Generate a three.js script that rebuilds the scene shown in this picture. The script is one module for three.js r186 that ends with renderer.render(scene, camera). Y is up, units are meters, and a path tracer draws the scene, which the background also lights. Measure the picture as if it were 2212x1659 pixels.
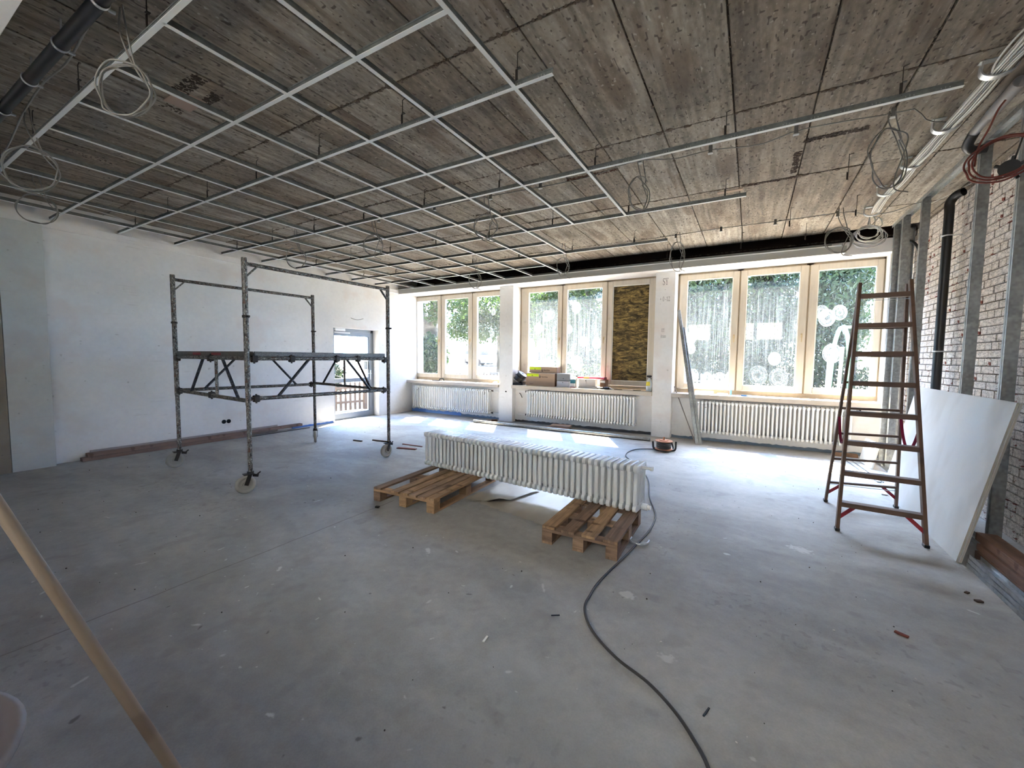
import * as THREE from 'three';
import { RoundedBoxGeometry } from 'three/addons/geometries/RoundedBoxGeometry.js';
import { mergeGeometries } from 'three/addons/utils/BufferGeometryUtils.js';
import { Sky } from 'three/addons/objects/Sky.js';

// ───────────────────────── camera, sky, sun, exposure ─────────────────────────
const scene = new THREE.Scene();
const camera = new THREE.PerspectiveCamera(86.219, 2212 / 1659, 0.05, 400);
camera.position.set(0, 1.5, 0);
camera.rotation.order = 'YXZ';
camera.rotation.set(-0.06537548, 0.52562055, 0.01105346);

const SUN_DIR = new THREE.Vector3(-0.33, 1, -0.63).normalize();      // towards the sun
const sky = new Sky();
sky.scale.setScalar(300);
sky.material.uniforms.turbidity.value = 9;
sky.material.uniforms.rayleigh.value = 0.42;
sky.material.uniforms.mieCoefficient.value = 0.004;
sky.material.uniforms.mieDirectionalG.value = 0.7;
sky.material.uniforms.sunPosition.value.copy(SUN_DIR);
scene.add(sky);
scene.environmentIntensity = 3.4;

const sun = new THREE.DirectionalLight(0xffecd6, 40);
sun.name = 'sun';
sun.position.set(-3, 0, -8).addScaledVector(SUN_DIR, 40);
sun.target.position.set(-3, 0, -8);
sun.castShadow = true;
sun.shadow.mapSize.set(4096, 4096);
Object.assign(sun.shadow.camera, { left: -25, right: 25, top: 25, bottom: -25, near: 1, far: 90 });
scene.add(sun, sun.target);

const renderer = new THREE.WebGLRenderer({ antialias: true });
renderer.toneMapping = THREE.LinearToneMapping;
renderer.toneMappingExposure = 3.15;
renderer.shadowMap.enabled = true;

// ───────────────────────── helpers ─────────────────────────
const V = (x, y, z) => new THREE.Vector3(x, y, z);
const PI = Math.PI;
function rng(seed) { let s = seed >>> 0; return () => { s = (s + 0x6d2b79f5) | 0; let t = Math.imul(s ^ (s >>> 15), 1 | s); t = (t + Math.imul(t ^ (t >>> 7), 61 | t)) ^ t; return ((t ^ (t >>> 14)) >>> 0) / 4294967296; }; }
const used = new Map();
function numbered(name) { const n = used.get(name) ?? 0; used.set(name, n + 1); return n ? `${name}_${String(n).padStart(3, '0')}` : name; }
function shadow(m) { m.castShadow = true; m.receiveShadow = true; return m; }
function tag(o, label, category, group, kind) { o.userData.label = label; o.userData.category = category; if (group) o.userData.group = group; if (kind) o.userData.kind = kind; return o; }
function thing(name, label, category, pos = [0, 0, 0], turn = 0, group) { const o = new THREE.Group(); o.name = numbered(name); o.position.set(...pos); o.rotation.y = turn; tag(o, label, category, group); scene.add(o); return o; }
function solo(name, geo, mat, label, category, group) { const m = shadow(new THREE.Mesh(geo, mat)); m.name = numbered(name); tag(m, label, category, group); scene.add(m); return m; }
function struct(name, geo, mat, label, category) { const m = shadow(geo ? new THREE.Mesh(geo, mat) : new THREE.Group()); m.name = name; tag(m, label, category, null, 'structure'); scene.add(m); return m; }
function part(parent, name, geo, mat, label) { const m = shadow(new THREE.Mesh(geo, mat)); m.name = name; if (label) m.userData.label = label; parent.add(m); return m; }
// uv in metres from position and face normal
function uvm(g, s = 1, ou = 0, ov = 0, along = null) {
  const p = g.attributes.position, n = g.attributes.normal, uv = new Float32Array(p.count * 2);
  for (let i = 0; i < p.count; i++) {
    const x = p.getX(i), y = p.getY(i), z = p.getZ(i), ax = Math.abs(n.getX(i)), ay = Math.abs(n.getY(i)), az = Math.abs(n.getZ(i));
    let u, v;
    if (ax > ay && ax > az) { u = z; v = y; } else if (ay > az) { u = x; v = z; } else { u = x; v = y; }
    if (along === 'z') { if (ax > ay && ax > az) { u = y; v = z; } else if (ay > az) { u = x; v = z; } }      // grain (v) runs along z
    if (along === 'x') { if (ay > az && ay > ax) { u = z; v = x; } else if (az > ax) { u = y; v = x; } }      // grain (v) runs along x
    uv[2 * i] = u * s + ou; uv[2 * i + 1] = v * s + ov;
  }
  g.setAttribute('uv', new THREE.BufferAttribute(uv, 2)); return g;
}
const bx = (x0, x1, y0, y1, z0, z1) => new THREE.BoxGeometry(x1 - x0, y1 - y0, z1 - z0).translate((x0 + x1) / 2, (y0 + y1) / 2, (z0 + z1) / 2);
const rb = (w, h, d, r = 0.004, seg = 1) => new RoundedBoxGeometry(w, h, d, seg, Math.min(r, w / 2.01, h / 2.01, d / 2.01));
const rbx = (x0, x1, y0, y1, z0, z1, r = 0.004) => rb(x1 - x0, y1 - y0, z1 - z0, r).translate((x0 + x1) / 2, (y0 + y1) / 2, (z0 + z1) / 2);
function merge(list) { const l = list.map((g) => { const h = g.index ? g.toNonIndexed() : g; for (const k of Object.keys(h.attributes)) if (!['position', 'normal', 'uv'].includes(k)) h.deleteAttribute(k); if (!h.attributes.uv) h.setAttribute('uv', new THREE.BufferAttribute(new Float32Array(h.attributes.position.count * 2), 2)); return h; }); return mergeGeometries(l); }
function rod(a, b, r, seg = 10, r2 = r, open = false) {
  const d = b.clone().sub(a), L = d.length();
  const g = new THREE.CylinderGeometry(r2, r, L, seg, 1, open);
  const uv = g.attributes.uv; for (let i = 0; i < uv.count; i++) uv.setXY(i, uv.getX(i) * 2 * PI * r, uv.getY(i) * L);
  g.translate(0, L / 2, 0); g.applyQuaternion(new THREE.Quaternion().setFromUnitVectors(V(0, 1, 0), d.normalize())); return g.translate(a.x, a.y, a.z);
}
// square bar between two points; w across, t in the 'up' sense
function bar(a, b, w, t, up = V(0, 0, 1), r = 0.002) {
  const d = b.clone().sub(a), L = d.length(), y = d.clone().normalize(), x = V(0, 0, 0).crossVectors(y, up).normalize(), z = V(0, 0, 0).crossVectors(x, y);
  const g = r ? rb(w, L, t, r) : new THREE.BoxGeometry(w, L, t); uvm(g, 1);
  return g.applyMatrix4(new THREE.Matrix4().makeBasis(x, y, z)).translate((a.x + b.x) / 2, (a.y + b.y) / 2, (a.z + b.z) / 2);
}
function tube(pts, r, seg = 40, rad = 6, closed = false) { return new THREE.TubeGeometry(new THREE.CatmullRomCurve3(pts, closed, 'centripetal'), seg, r, rad, closed); }

// ───────────────────────── computed textures ─────────────────────────
const hash = (x, y, s) => { let h = Math.imul(x | 0, 374761393) ^ Math.imul(y | 0, 668265263) ^ Math.imul(s | 0, 2147483647 ^ 0x5bd1e995); h = Math.imul(h ^ (h >>> 13), 1274126177); return ((h ^ (h >>> 16)) >>> 0) / 4294967296; };
function vnoise(x, y, px, py, s) {
  const ix = Math.floor(x), iy = Math.floor(y), fx = x - ix, fy = y - iy, u = fx * fx * (3 - 2 * fx), v = fy * fy * (3 - 2 * fy);
  const x0 = ((ix % px) + px) % px, x1 = (x0 + 1) % px, y0 = ((iy % py) + py) % py, y1 = (y0 + 1) % py;
  const a = hash(x0, y0, s), b = hash(x1, y0, s), c = hash(x0, y1, s), d = hash(x1, y1, s);
  return a + (b - a) * u + (c - a) * v + (a - b - c + d) * u * v;
}
function fbm(u, v, fx, fy, oct, s) { let t = 0, a = 0.5, n = 0; for (let i = 0; i < oct; i++) { t += a * vnoise(u * fx, v * fy, fx, fy, s + i * 17); n += a; a *= 0.5; fx *= 2; fy *= 2; } return t / n; }
function dataTex(w, h, f, srgb = true, rep = true) {
  const d = new Uint8Array(w * h * 4), o = [0, 0, 0, 1];
  for (let j = 0; j < h; j++) for (let i = 0; i < w; i++) { o[3] = 1; f((i + 0.5) / w, (j + 0.5) / h, o, i, j); const k = (j * w + i) * 4; for (let c = 0; c < 4; c++) d[k + c] = Math.max(0, Math.min(255, Math.round(o[c] * 255))); }
  const t = new THREE.DataTexture(d, w, h); t.magFilter = THREE.LinearFilter; t.minFilter = THREE.LinearMipmapLinearFilter; t.generateMipmaps = true;
  if (rep) t.wrapS = t.wrapT = THREE.RepeatWrapping; if (srgb) t.colorSpace = THREE.SRGBColorSpace; t.needsUpdate = true; return t;
}
const sm = (a, b, x) => { const t = Math.max(0, Math.min(1, (x - a) / (b - a))); return t * t * (3 - 2 * t); };
const mixc = (o, r, g, b, k) => { o[0] += (r - o[0]) * k; o[1] += (g - o[1]) * k; o[2] += (b - o[2]) * k; };
function canvasTex(w, h, draw) { const c = document.createElement('canvas'); c.width = w; c.height = h; const g = c.getContext('2d'); draw(g, w, h); const t = new THREE.CanvasTexture(c); t.colorSpace = THREE.SRGBColorSpace; return t; }
const M = (o) => new THREE.MeshStandardMaterial(o);
const P = (o) => new THREE.MeshPhysicalMaterial(o);

// floor screed, one texture for the whole floor (x -8.4..2.4, z -8.8..1.8)
const FX0 = -8.4, FX1 = 2.4, FZ0 = -8.8, FZ1 = 1.8;
const splats = []; { const r = rng(5); for (let i = 0; i < 260; i++) { const near = r() < 0.55; splats.push([near ? -4.2 + r() * 3.6 : FX0 + r() * 10.6, near ? -2.6 + r() * 3.2 : FZ0 + r() * 9.6, 0.003 + r() * r() * r() * 0.02, r() * PI, 1 + r() * 4, r()]); } splats.push([-2.1, -2.35, 0.02, 0.9, 3.6, 0.7], [-0.62, -2.55, 0.045, 0.3, 1.4, 0.4], [-0.1, -3.5, 0.02, 0, 1.2, 0.5], [-2.8, -1.6, 0.012, 0.8, 4, 0.6], [0.4, -3.9, 0.06, 0.3, 1.5, 0.3], [-0.3, -2.1, 0.035, 0, 1.2, 0.3]); }
const splatGrid = new Map(); splats.forEach((s) => { const R = s[2] * s[4] + 0.02; for (let gx = Math.floor((s[0] - R) * 4); gx <= Math.floor((s[0] + R) * 4); gx++) for (let gz = Math.floor((s[1] - R) * 4); gz <= Math.floor((s[1] + R) * 4); gz++) { const k = gx * 1000 + gz; if (!splatGrid.has(k)) splatGrid.set(k, []); splatGrid.get(k).push(s); } });
const floorTex = dataTex(2048, 2048, (u, v, o) => {
  const x = FX0 + u * (FX1 - FX0), z = FZ0 + v * (FZ1 - FZ0);
  const wx = (fbm(u, v, 5, 5, 3, 91) - 0.5) * 0.09, wy = (fbm(u, v, 5, 5, 3, 92) - 0.5) * 0.09;
  const big = fbm(u + wx, v + wy, 6, 6, 4, 3), mid = fbm(u + wx * 2, v + wy * 2, 18, 26, 4, 4), st = fbm(u + wy * 1.5, v + wx * 1.5, 26, 90, 3, 8), fine = hash(u * 2048, v * 2048, 6), med = fbm(u, v, 256, 256, 2, 7);
  let b = 0.625 + (big - 0.5) * 0.10 + (mid - 0.5) * 0.11 + (st - 0.5) * 0.08 + (med - 0.5) * 0.05 + (fine - 0.5) * 0.035;
  o[0] = b * 1.0; o[1] = b * 0.985; o[2] = b * 0.96;
  const br = sm(0.55, 0.72, fbm(u + wy, v + wx, 7, 7, 4, 31)); mixc(o, 0.47, 0.435, 0.39, br * 0.28);
  const pale = sm(0.6, 0.7, fbm(u + wx, v - wy, 10, 10, 4, 41)); mixc(o, 0.70, 0.70, 0.69, pale * 0.2);
  const gr = sm(0.66, 0.8, fbm(u, v, 60, 60, 3, 51)); mixc(o, 0.47, 0.45, 0.435, gr * 0.22);
  const sp = sm(0.80, 0.86, vnoise(u * 420, v * 420, 420, 420, 61)) * sm(0.55, 0.7, fbm(u, v, 14, 14, 2, 62)); mixc(o, 0.30, 0.28, 0.27, sp * 0.15);
  if (z < -0.3 && z > -3.0) { const d = Math.abs(x + 3.14 + (fbm(u, v, 40, 40, 3, 71) - 0.5) * 0.03); if (d < 0.008) mixc(o, 0.36, 0.33, 0.30, 0.6 * (1 - d / 0.008)); }
  const list = splatGrid.get(Math.floor(x * 4) * 1000 + Math.floor(z * 4));
  if (list) for (const s of list) { const dx = x - s[0], dz = z - s[1], c = Math.cos(s[3]), n = Math.sin(s[3]), a = (dx * c + dz * n) / s[4], q = -dx * n + dz * c, d = Math.hypot(a, q) / s[2] + (vnoise(u * 700, v * 700, 700, 700, 12) - 0.5) * 0.9; if (d < 1) { const k = sm(1, 0.55, d) * (0.45 + 0.4 * s[5]); if (s[5] < 0.2) mixc(o, 0.26, 0.24, 0.23, k); else mixc(o, 0.83, 0.83, 0.81, k); } }
}, true, false);
const grainBump = dataTex(512, 512, (u, v, o) => { o[0] = o[1] = o[2] = 0.5 + (fbm(u, v, 24, 24, 4, 3) - 0.5) * 0.7 + (hash(u * 512, v * 512, 9) - 0.5) * 0.25; }, false);
// board-marked concrete: 2.16 m (u) x 3.2 m (v), grain along v
const slabTex = dataTex(1024, 1024, (u, v, o) => {
  const w = (fbm(u, v, 4, 4, 3, 5) - 0.5) * 0.012;
  const s1 = fbm(u + w, v, 90, 5, 3, 11), s2 = fbm(u + w, v, 26, 3, 3, 12), bl = fbm(u, v, 7, 9, 4, 13), f = hash(u * 1024, v * 1024, 14), md = fbm(u, v, 120, 90, 2, 15);
  let b = 0.565 + (s1 - 0.5) * 0.22 + (s2 - 0.5) * 0.16 + (bl - 0.5) * 0.17 + (md - 0.5) * 0.14 + (f - 0.5) * 0.05;
  o[0] = b; o[1] = b * 0.945; o[2] = b * 0.865;
  mixc(o, 0.40, 0.34, 0.29, sm(0.55, 0.75, fbm(u + w, v, 14, 5, 4, 21)) * 0.55);
  mixc(o, 0.68, 0.66, 0.62, sm(0.60, 0.74, fbm(u + w * 2, v, 34, 4, 3, 22)) * 0.42);
  mixc(o, 0.24, 0.21, 0.19, sm(0.82, 0.9, vnoise(u * 150, v * 110, 150, 110, 23)) * 0.6);
  mixc(o, 0.80, 0.78, 0.74, sm(0.9, 0.95, vnoise(u * 190, v * 100, 190, 100, 25)) * 0.6);
});
const slabBump = dataTex(1024, 1024, (u, v, o) => { const s1 = fbm(u, v, 90, 5, 3, 11), md = fbm(u, v, 140, 110, 3, 15); o[0] = o[1] = o[2] = 0.5 + (s1 - 0.5) * 0.6 + (md - 0.5) * 0.8; }, false);
const plasterTex = dataTex(1024, 1024, (u, v, o) => { const b = 0.90 + (fbm(u, v, 5, 5, 4, 3) - 0.5) * 0.07 + (fbm(u, v, 60, 60, 3, 4) - 0.5) * 0.03; o[0] = b; o[1] = b * 0.995; o[2] = b * 0.985; mixc(o, 0.86, 0.80, 0.77, sm(0.58, 0.8, fbm(u, v, 6, 6, 4, 5)) * 0.35); mixc(o, 0.66, 0.64, 0.62, sm(0.8, 0.92, fbm(u, v, 26, 34, 3, 6)) * 0.6); const sc = sm(0.86, 0.93, vnoise(u * 8, v * 300, 8, 300, 8)) * sm(0.6, 0.8, fbm(u, v, 9, 9, 2, 9)); mixc(o, 0.72, 0.70, 0.68, sc * 0.4); });
const plasterBump = dataTex(512, 512, (u, v, o) => { o[0] = o[1] = o[2] = 0.5 + (fbm(u, v, 16, 16, 5, 33) - 0.5) * 0.8; }, false);
function woodTex(seed, r, g, b, contrast = 1, w = 256, h = 1024) {
  return dataTex(w, h, (u, v, o) => { const wv = (fbm(u, v, 3, 2, 3, seed) - 0.5) * 0.25, rings = 0.5 + 0.5 * Math.sin((u + wv) * 46 + fbm(u, v, 6, 2, 2, seed + 3) * 8), fib = fbm(u, v, 90, 4, 3, seed + 5), bl = fbm(u, v, 3, 3, 3, seed + 9);
    const k = 1 + contrast * ((rings - 0.5) * 0.16 + (fib - 0.5) * 0.4 + (bl - 0.5) * 0.25); o[0] = r * k; o[1] = g * k; o[2] = b * k;
    const kn = sm(0.87, 0.95, vnoise(u * 5, v * 9, 5, 9, seed + 20)); mixc(o, r * 0.45, g * 0.38, b * 0.32, kn * 0.7 * contrast); mixc(o, r * 0.6, g * 0.55, b * 0.5, sm(0.66, 0.8, fbm(u, v, 12, 10, 3, seed + 30)) * 0.4 * contrast); });
}
const palletTexA = woodTex(101, 0.60, 0.49, 0.40, 0.8), palletTexB = woodTex(131, 0.52, 0.42, 0.345, 0.8), palletTexC = woodTex(161, 0.66, 0.53, 0.40, 0.8);
const ladderTex = woodTex(201, 0.40, 0.305, 0.25, 0.6), stickTex = woodTex(231, 0.58, 0.50, 0.42, 0.3), timberTex = woodTex(261, 0.50, 0.415, 0.37, 0.5), creamTex = woodTex(291, 0.77, 0.73, 0.665, 0.14, 128, 512);
const galvTex = dataTex(512, 512, (u, v, o) => { const b = 0.62 + (fbm(u, v, 12, 12, 3, 3) - 0.5) * 0.2 + (vnoise(u * 60, v * 60, 60, 60, 4) - 0.5) * 0.1; o[0] = b * 0.98; o[1] = b; o[2] = b * 1.0; });
const poleTex = dataTex(256, 1024, (u, v, o) => { const b = 0.40 + (fbm(u, v, 8, 30, 3, 3) - 0.5) * 0.25; o[0] = b * 1.02; o[1] = b; o[2] = b * 0.95; mixc(o, 0.12, 0.10, 0.09, sm(0.56, 0.66, fbm(u, v, 10, 40, 4, 11)) * 0.85); mixc(o, 0.72, 0.72, 0.70, sm(0.66, 0.72, fbm(u, v, 16, 60, 3, 21)) * 0.8); mixc(o, 0.35, 0.18, 0.11, sm(0.66, 0.74, fbm(u, v, 9, 26, 3, 31)) * 0.7); });
const woolTex = dataTex(512, 1024, (u, v, o) => { const wx = (fbm(u, v, 9, 16, 3, 1) - 0.5) * 0.1, wy = (fbm(u, v, 9, 16, 3, 2) - 0.5) * 0.06; const f = fbm(u + wx, v + wy, 14, 60, 4, 3), g = fbm(u + wx, v + wy, 60, 200, 2, 5); const b = 0.36 + (f - 0.5) * 0.55 + (g - 0.5) * 0.25; o[0] = b * 1.15; o[1] = b * 0.98; o[2] = b * 0.60; mixc(o, 0.16, 0.13, 0.09, sm(0.58, 0.72, fbm(u + wx, v + wy, 16, 40, 3, 8)) * 0.5); });
const boardTex = dataTex(512, 512, (u, v, o) => { const b = 0.84 + (fbm(u, v, 3, 3, 4, 3) - 0.5) * 0.07 + (hash(u * 512, v * 512, 4) - 0.5) * 0.02; o[0] = b; o[1] = b * 0.995; o[2] = b * 0.975; mixc(o, 0.74, 0.72, 0.69, sm(0.6, 0.76, fbm(u, v, 5, 3, 4, 8)) * 0.4); });
function brickTex(seed, chip) { return dataTex(256, 128, (u, v, o) => { const b = 0.80 + (fbm(u, v, 8, 5, 4, seed) - 0.5) * 0.28 + (hash(u * 256, v * 128, seed) - 0.5) * 0.05; o[0] = b; o[1] = b * 0.955; o[2] = b * 0.91; mixc(o, 0.48, 0.45, 0.42, sm(0.6, 0.72, fbm(u, v, 14, 9, 3, seed + 4)) * 0.6); if (chip) mixc(o, 0.42, 0.16, 0.11, sm(chip, chip + 0.07, fbm(u, v, 5, 4, 4, seed + 9)) * 0.92); }); }
const mortarTex = dataTex(512, 512, (u, v, o) => { const b = 0.52 + (fbm(u, v, 40, 40, 4, 3) - 0.5) * 0.5; o[0] = b; o[1] = b * 0.92; o[2] = b * 0.86; });
const groundTex = dataTex(512, 512, (u, v, o) => { const b = 0.62 + (fbm(u, v, 6, 6, 5, 3) - 0.5) * 0.35; o[0] = b; o[1] = b * 0.95; o[2] = b * 0.86; });
const soilTex = dataTex(512, 512, (u, v, o) => { const b = 0.64 + (fbm(u, v, 20, 20, 5, 3) - 0.5) * 0.5; o[0] = b; o[1] = b * 0.93; o[2] = b * 0.85; mixc(o, 0.36, 0.42, 0.26, sm(0.55, 0.7, fbm(u, v, 7, 7, 4, 8)) * 0.5); });
const barkTex = dataTex(256, 512, (u, v, o) => { const b = 0.36 + (fbm(u, v, 20, 6, 4, 3) - 0.5) * 0.45; o[0] = b; o[1] = b * 0.94; o[2] = b * 0.85; });
const clone = (t, rx, ry) => { const c = t.clone(); c.repeat.set(rx, ry); c.needsUpdate = true; return c; };

// ───────────────────────── materials ─────────────────────────
const mFloor = M({ name: 'floor screed', map: floorTex, bumpMap: clone(grainBump, 16, 16), bumpScale: 0.0015, roughness: 0.72 });
const mSlab = [0, 1, 2].map((k) => M({ name: 'board marked concrete', map: slabTex, bumpMap: slabBump, bumpScale: 0.006, roughness: 0.92, color: [0xffffff, 0xe6e0da, 0xf4f2ee][k] }));
const mPlaster = M({ name: 'white plaster', map: clone(plasterTex, 0.4, 0.4), bumpMap: clone(plasterBump, 1.2, 1.2), bumpScale: 0.0012, roughness: 0.88 });
const mPilaster = M({ name: 'grey plaster', map: clone(plasterTex, 0.5, 0.5), bumpMap: clone(plasterBump, 1.2, 1.2), bumpScale: 0.0012, roughness: 0.88, color: 0xe4e5e0 });
const mRaw = M({ name: 'raw brown plaster', map: clone(plasterTex, 0.5, 0.5), roughness: 0.95, color: 0xa3998a });
const mCream = M({ name: 'cream paint on wood', map: creamTex, roughness: 0.55 });
const mCreamDark = M({ name: 'cream paint on wood', map: creamTex, roughness: 0.6, color: 0xd8cdbd });
const mBead = M({ name: 'white glazing bead', color: 0xe9e6de, roughness: 0.5 });
const mGlass = P({ name: 'window glass', color: 0xf4faf6, transmission: 1, roughness: 0, thickness: 0, ior: 1.5 });
const mWhiteEnamel = P({ name: 'white enamel', color: 0xe9ebec, roughness: 0.3, clearcoat: 0.4, clearcoatRoughness: 0.2 });
const mGalv = M({ name: 'galvanised steel', map: galvTex, metalness: 0.75, roughness: 0.42 });
const mGalvDark = M({ name: 'galvanised steel web', map: galvTex, metalness: 0.6, roughness: 0.5, color: 0xb4b8b6 });
const mTWhite = M({ name: 'white coated steel', color: 0xd9dcda, roughness: 0.45 });
const mPole = M({ name: 'splashed scaffold tube', map: clone(poleTex, 6, 1.2), metalness: 0.35, roughness: 0.5 });
const mBrace = M({ name: 'blue grey brace tube', map: clone(poleTex, 6, 1.4), color: 0x8f9bb4, metalness: 0.3, roughness: 0.5 });
const mDark = M({ name: 'dark steel', color: 0x35312e, metalness: 0.5, roughness: 0.55 });
const mBlackPlastic = M({ name: 'black plastic', color: 0x17181a, roughness: 0.45 });
const mBlackPipe = P({ name: 'black cast pipe', color: 0x0e0e10, roughness: 0.38 });
const mRubber = M({ name: 'grey rubber wheel', color: 0x9a968e, roughness: 0.7 });
const mPal = [palletTexA, palletTexB, palletTexC].map((t) => M({ name: 'pallet wood', map: t, roughness: 0.85 }));
const mLadder = M({ name: 'brown ladder wood', map: ladderTex, roughness: 0.6 });
const mRail = M({ name: 'ladder rail wood', map: clone(ladderTex, 1, 1), roughness: 0.6, color: 0xfff4e4 });
const mRed = M({ name: 'dark red paint', color: 0x8c1024, roughness: 0.5 });
const mStrap = M({ name: 'crimson webbing', color: 0x8a0f3c, roughness: 0.8 });
const mStick = M({ name: 'pale ash wood', map: stickTex, roughness: 0.6 });
const mTimber = M({ name: 'reddish timber', map: timberTex, roughness: 0.8 });
const mTan = M({ name: 'tan board', map: timberTex, roughness: 0.85, color: 0xffeee0 });
const mWool = M({ name: 'mineral wool', map: clone(woolTex, 1, 1), bumpMap: clone(woolTex, 1, 1), bumpScale: 0.01, roughness: 1 });
const mBoard = M({ name: 'plasterboard paper', map: clone(boardTex, 0.5, 0.5), roughness: 0.9 });
const mGypsum = M({ name: 'gypsum core', color: 0xb5aea2, roughness: 0.95 });
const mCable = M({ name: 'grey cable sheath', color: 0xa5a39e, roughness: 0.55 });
const mCableDark = M({ name: 'grey cable sheath with shade in its colour', color: 0x7c7a75, roughness: 0.6 });  // darker copy of the grey sheath; shade is put into the colour
const mCableWhite = M({ name: 'white cable sheath', color: 0xd5d3cb, roughness: 0.5 });
const mCableBlack = M({ name: 'dark rubber cable', color: 0x3e3b39, roughness: 0.6 });
const mHose = M({ name: 'oxide red hose', color: 0x6a2416, roughness: 0.5 });
const mBricks = [brickTex(3, 0), brickTex(13, 0), brickTex(23, 0.66), brickTex(33, 0.6), brickTex(43, 0.52)].map((t) => M({ name: 'whitewashed brick', map: t, bumpMap: t, bumpScale: 0.004, roughness: 0.95 }));
const mMortar = M({ name: 'old mortar', map: clone(mortarTex, 1, 1), bumpMap: clone(mortarTex, 1, 1), bumpScale: 0.01, roughness: 1 });
const mAlu = M({ name: 'grey painted aluminium', color: 0x878e97, roughness: 0.45, metalness: 0.2 });
const mSilver = M({ name: 'satin metal', color: 0xc9cdd0, roughness: 0.35, metalness: 0.8 });
const mFoam = M({ name: 'blue edge foam', color: 0x5f86c9, roughness: 0.8 });
const mFoamGrey = M({ name: 'grey blue edge foam', color: 0x6d7d8c, roughness: 0.85 });
const mCardboard = M({ name: 'cardboard', map: clone(timberTex, 0.4, 0.4), color: 0xffeed6, roughness: 0.9 });
const mSheet = P({ name: 'greyish waxed cardboard', map: clone(boardTex, 0.8, 0.8), color: 0xcabfb0, roughness: 0.38, clearcoat: 0.25, clearcoatRoughness: 0.25 });

// ───────────────────────── room shell ─────────────────────────
const XL = -8.0, XR = 2.0, ZP = -8.17, ZN = -8.32, ZW = -8.52, ZOUT = -8.78, YC = 3.44, YG = 3.216, ZF = 1.7, REAR_SILL = 2.2;
{ // floor slab with one uv sheet on its top
  const g = bx(FX0, FX1, -0.2, 0, FZ0, FZ1), p = g.attributes.position, uv = g.attributes.uv;
  for (let i = 0; i < p.count; i++) uv.setXY(i, (p.getX(i) - FX0) / (FX1 - FX0), (p.getZ(i) - FZ0) / (FZ1 - FZ0));
  struct('floor', g, mFloor, 'bare grey cement screed floor with dust and plaster splashes', 'floor');
}
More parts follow.
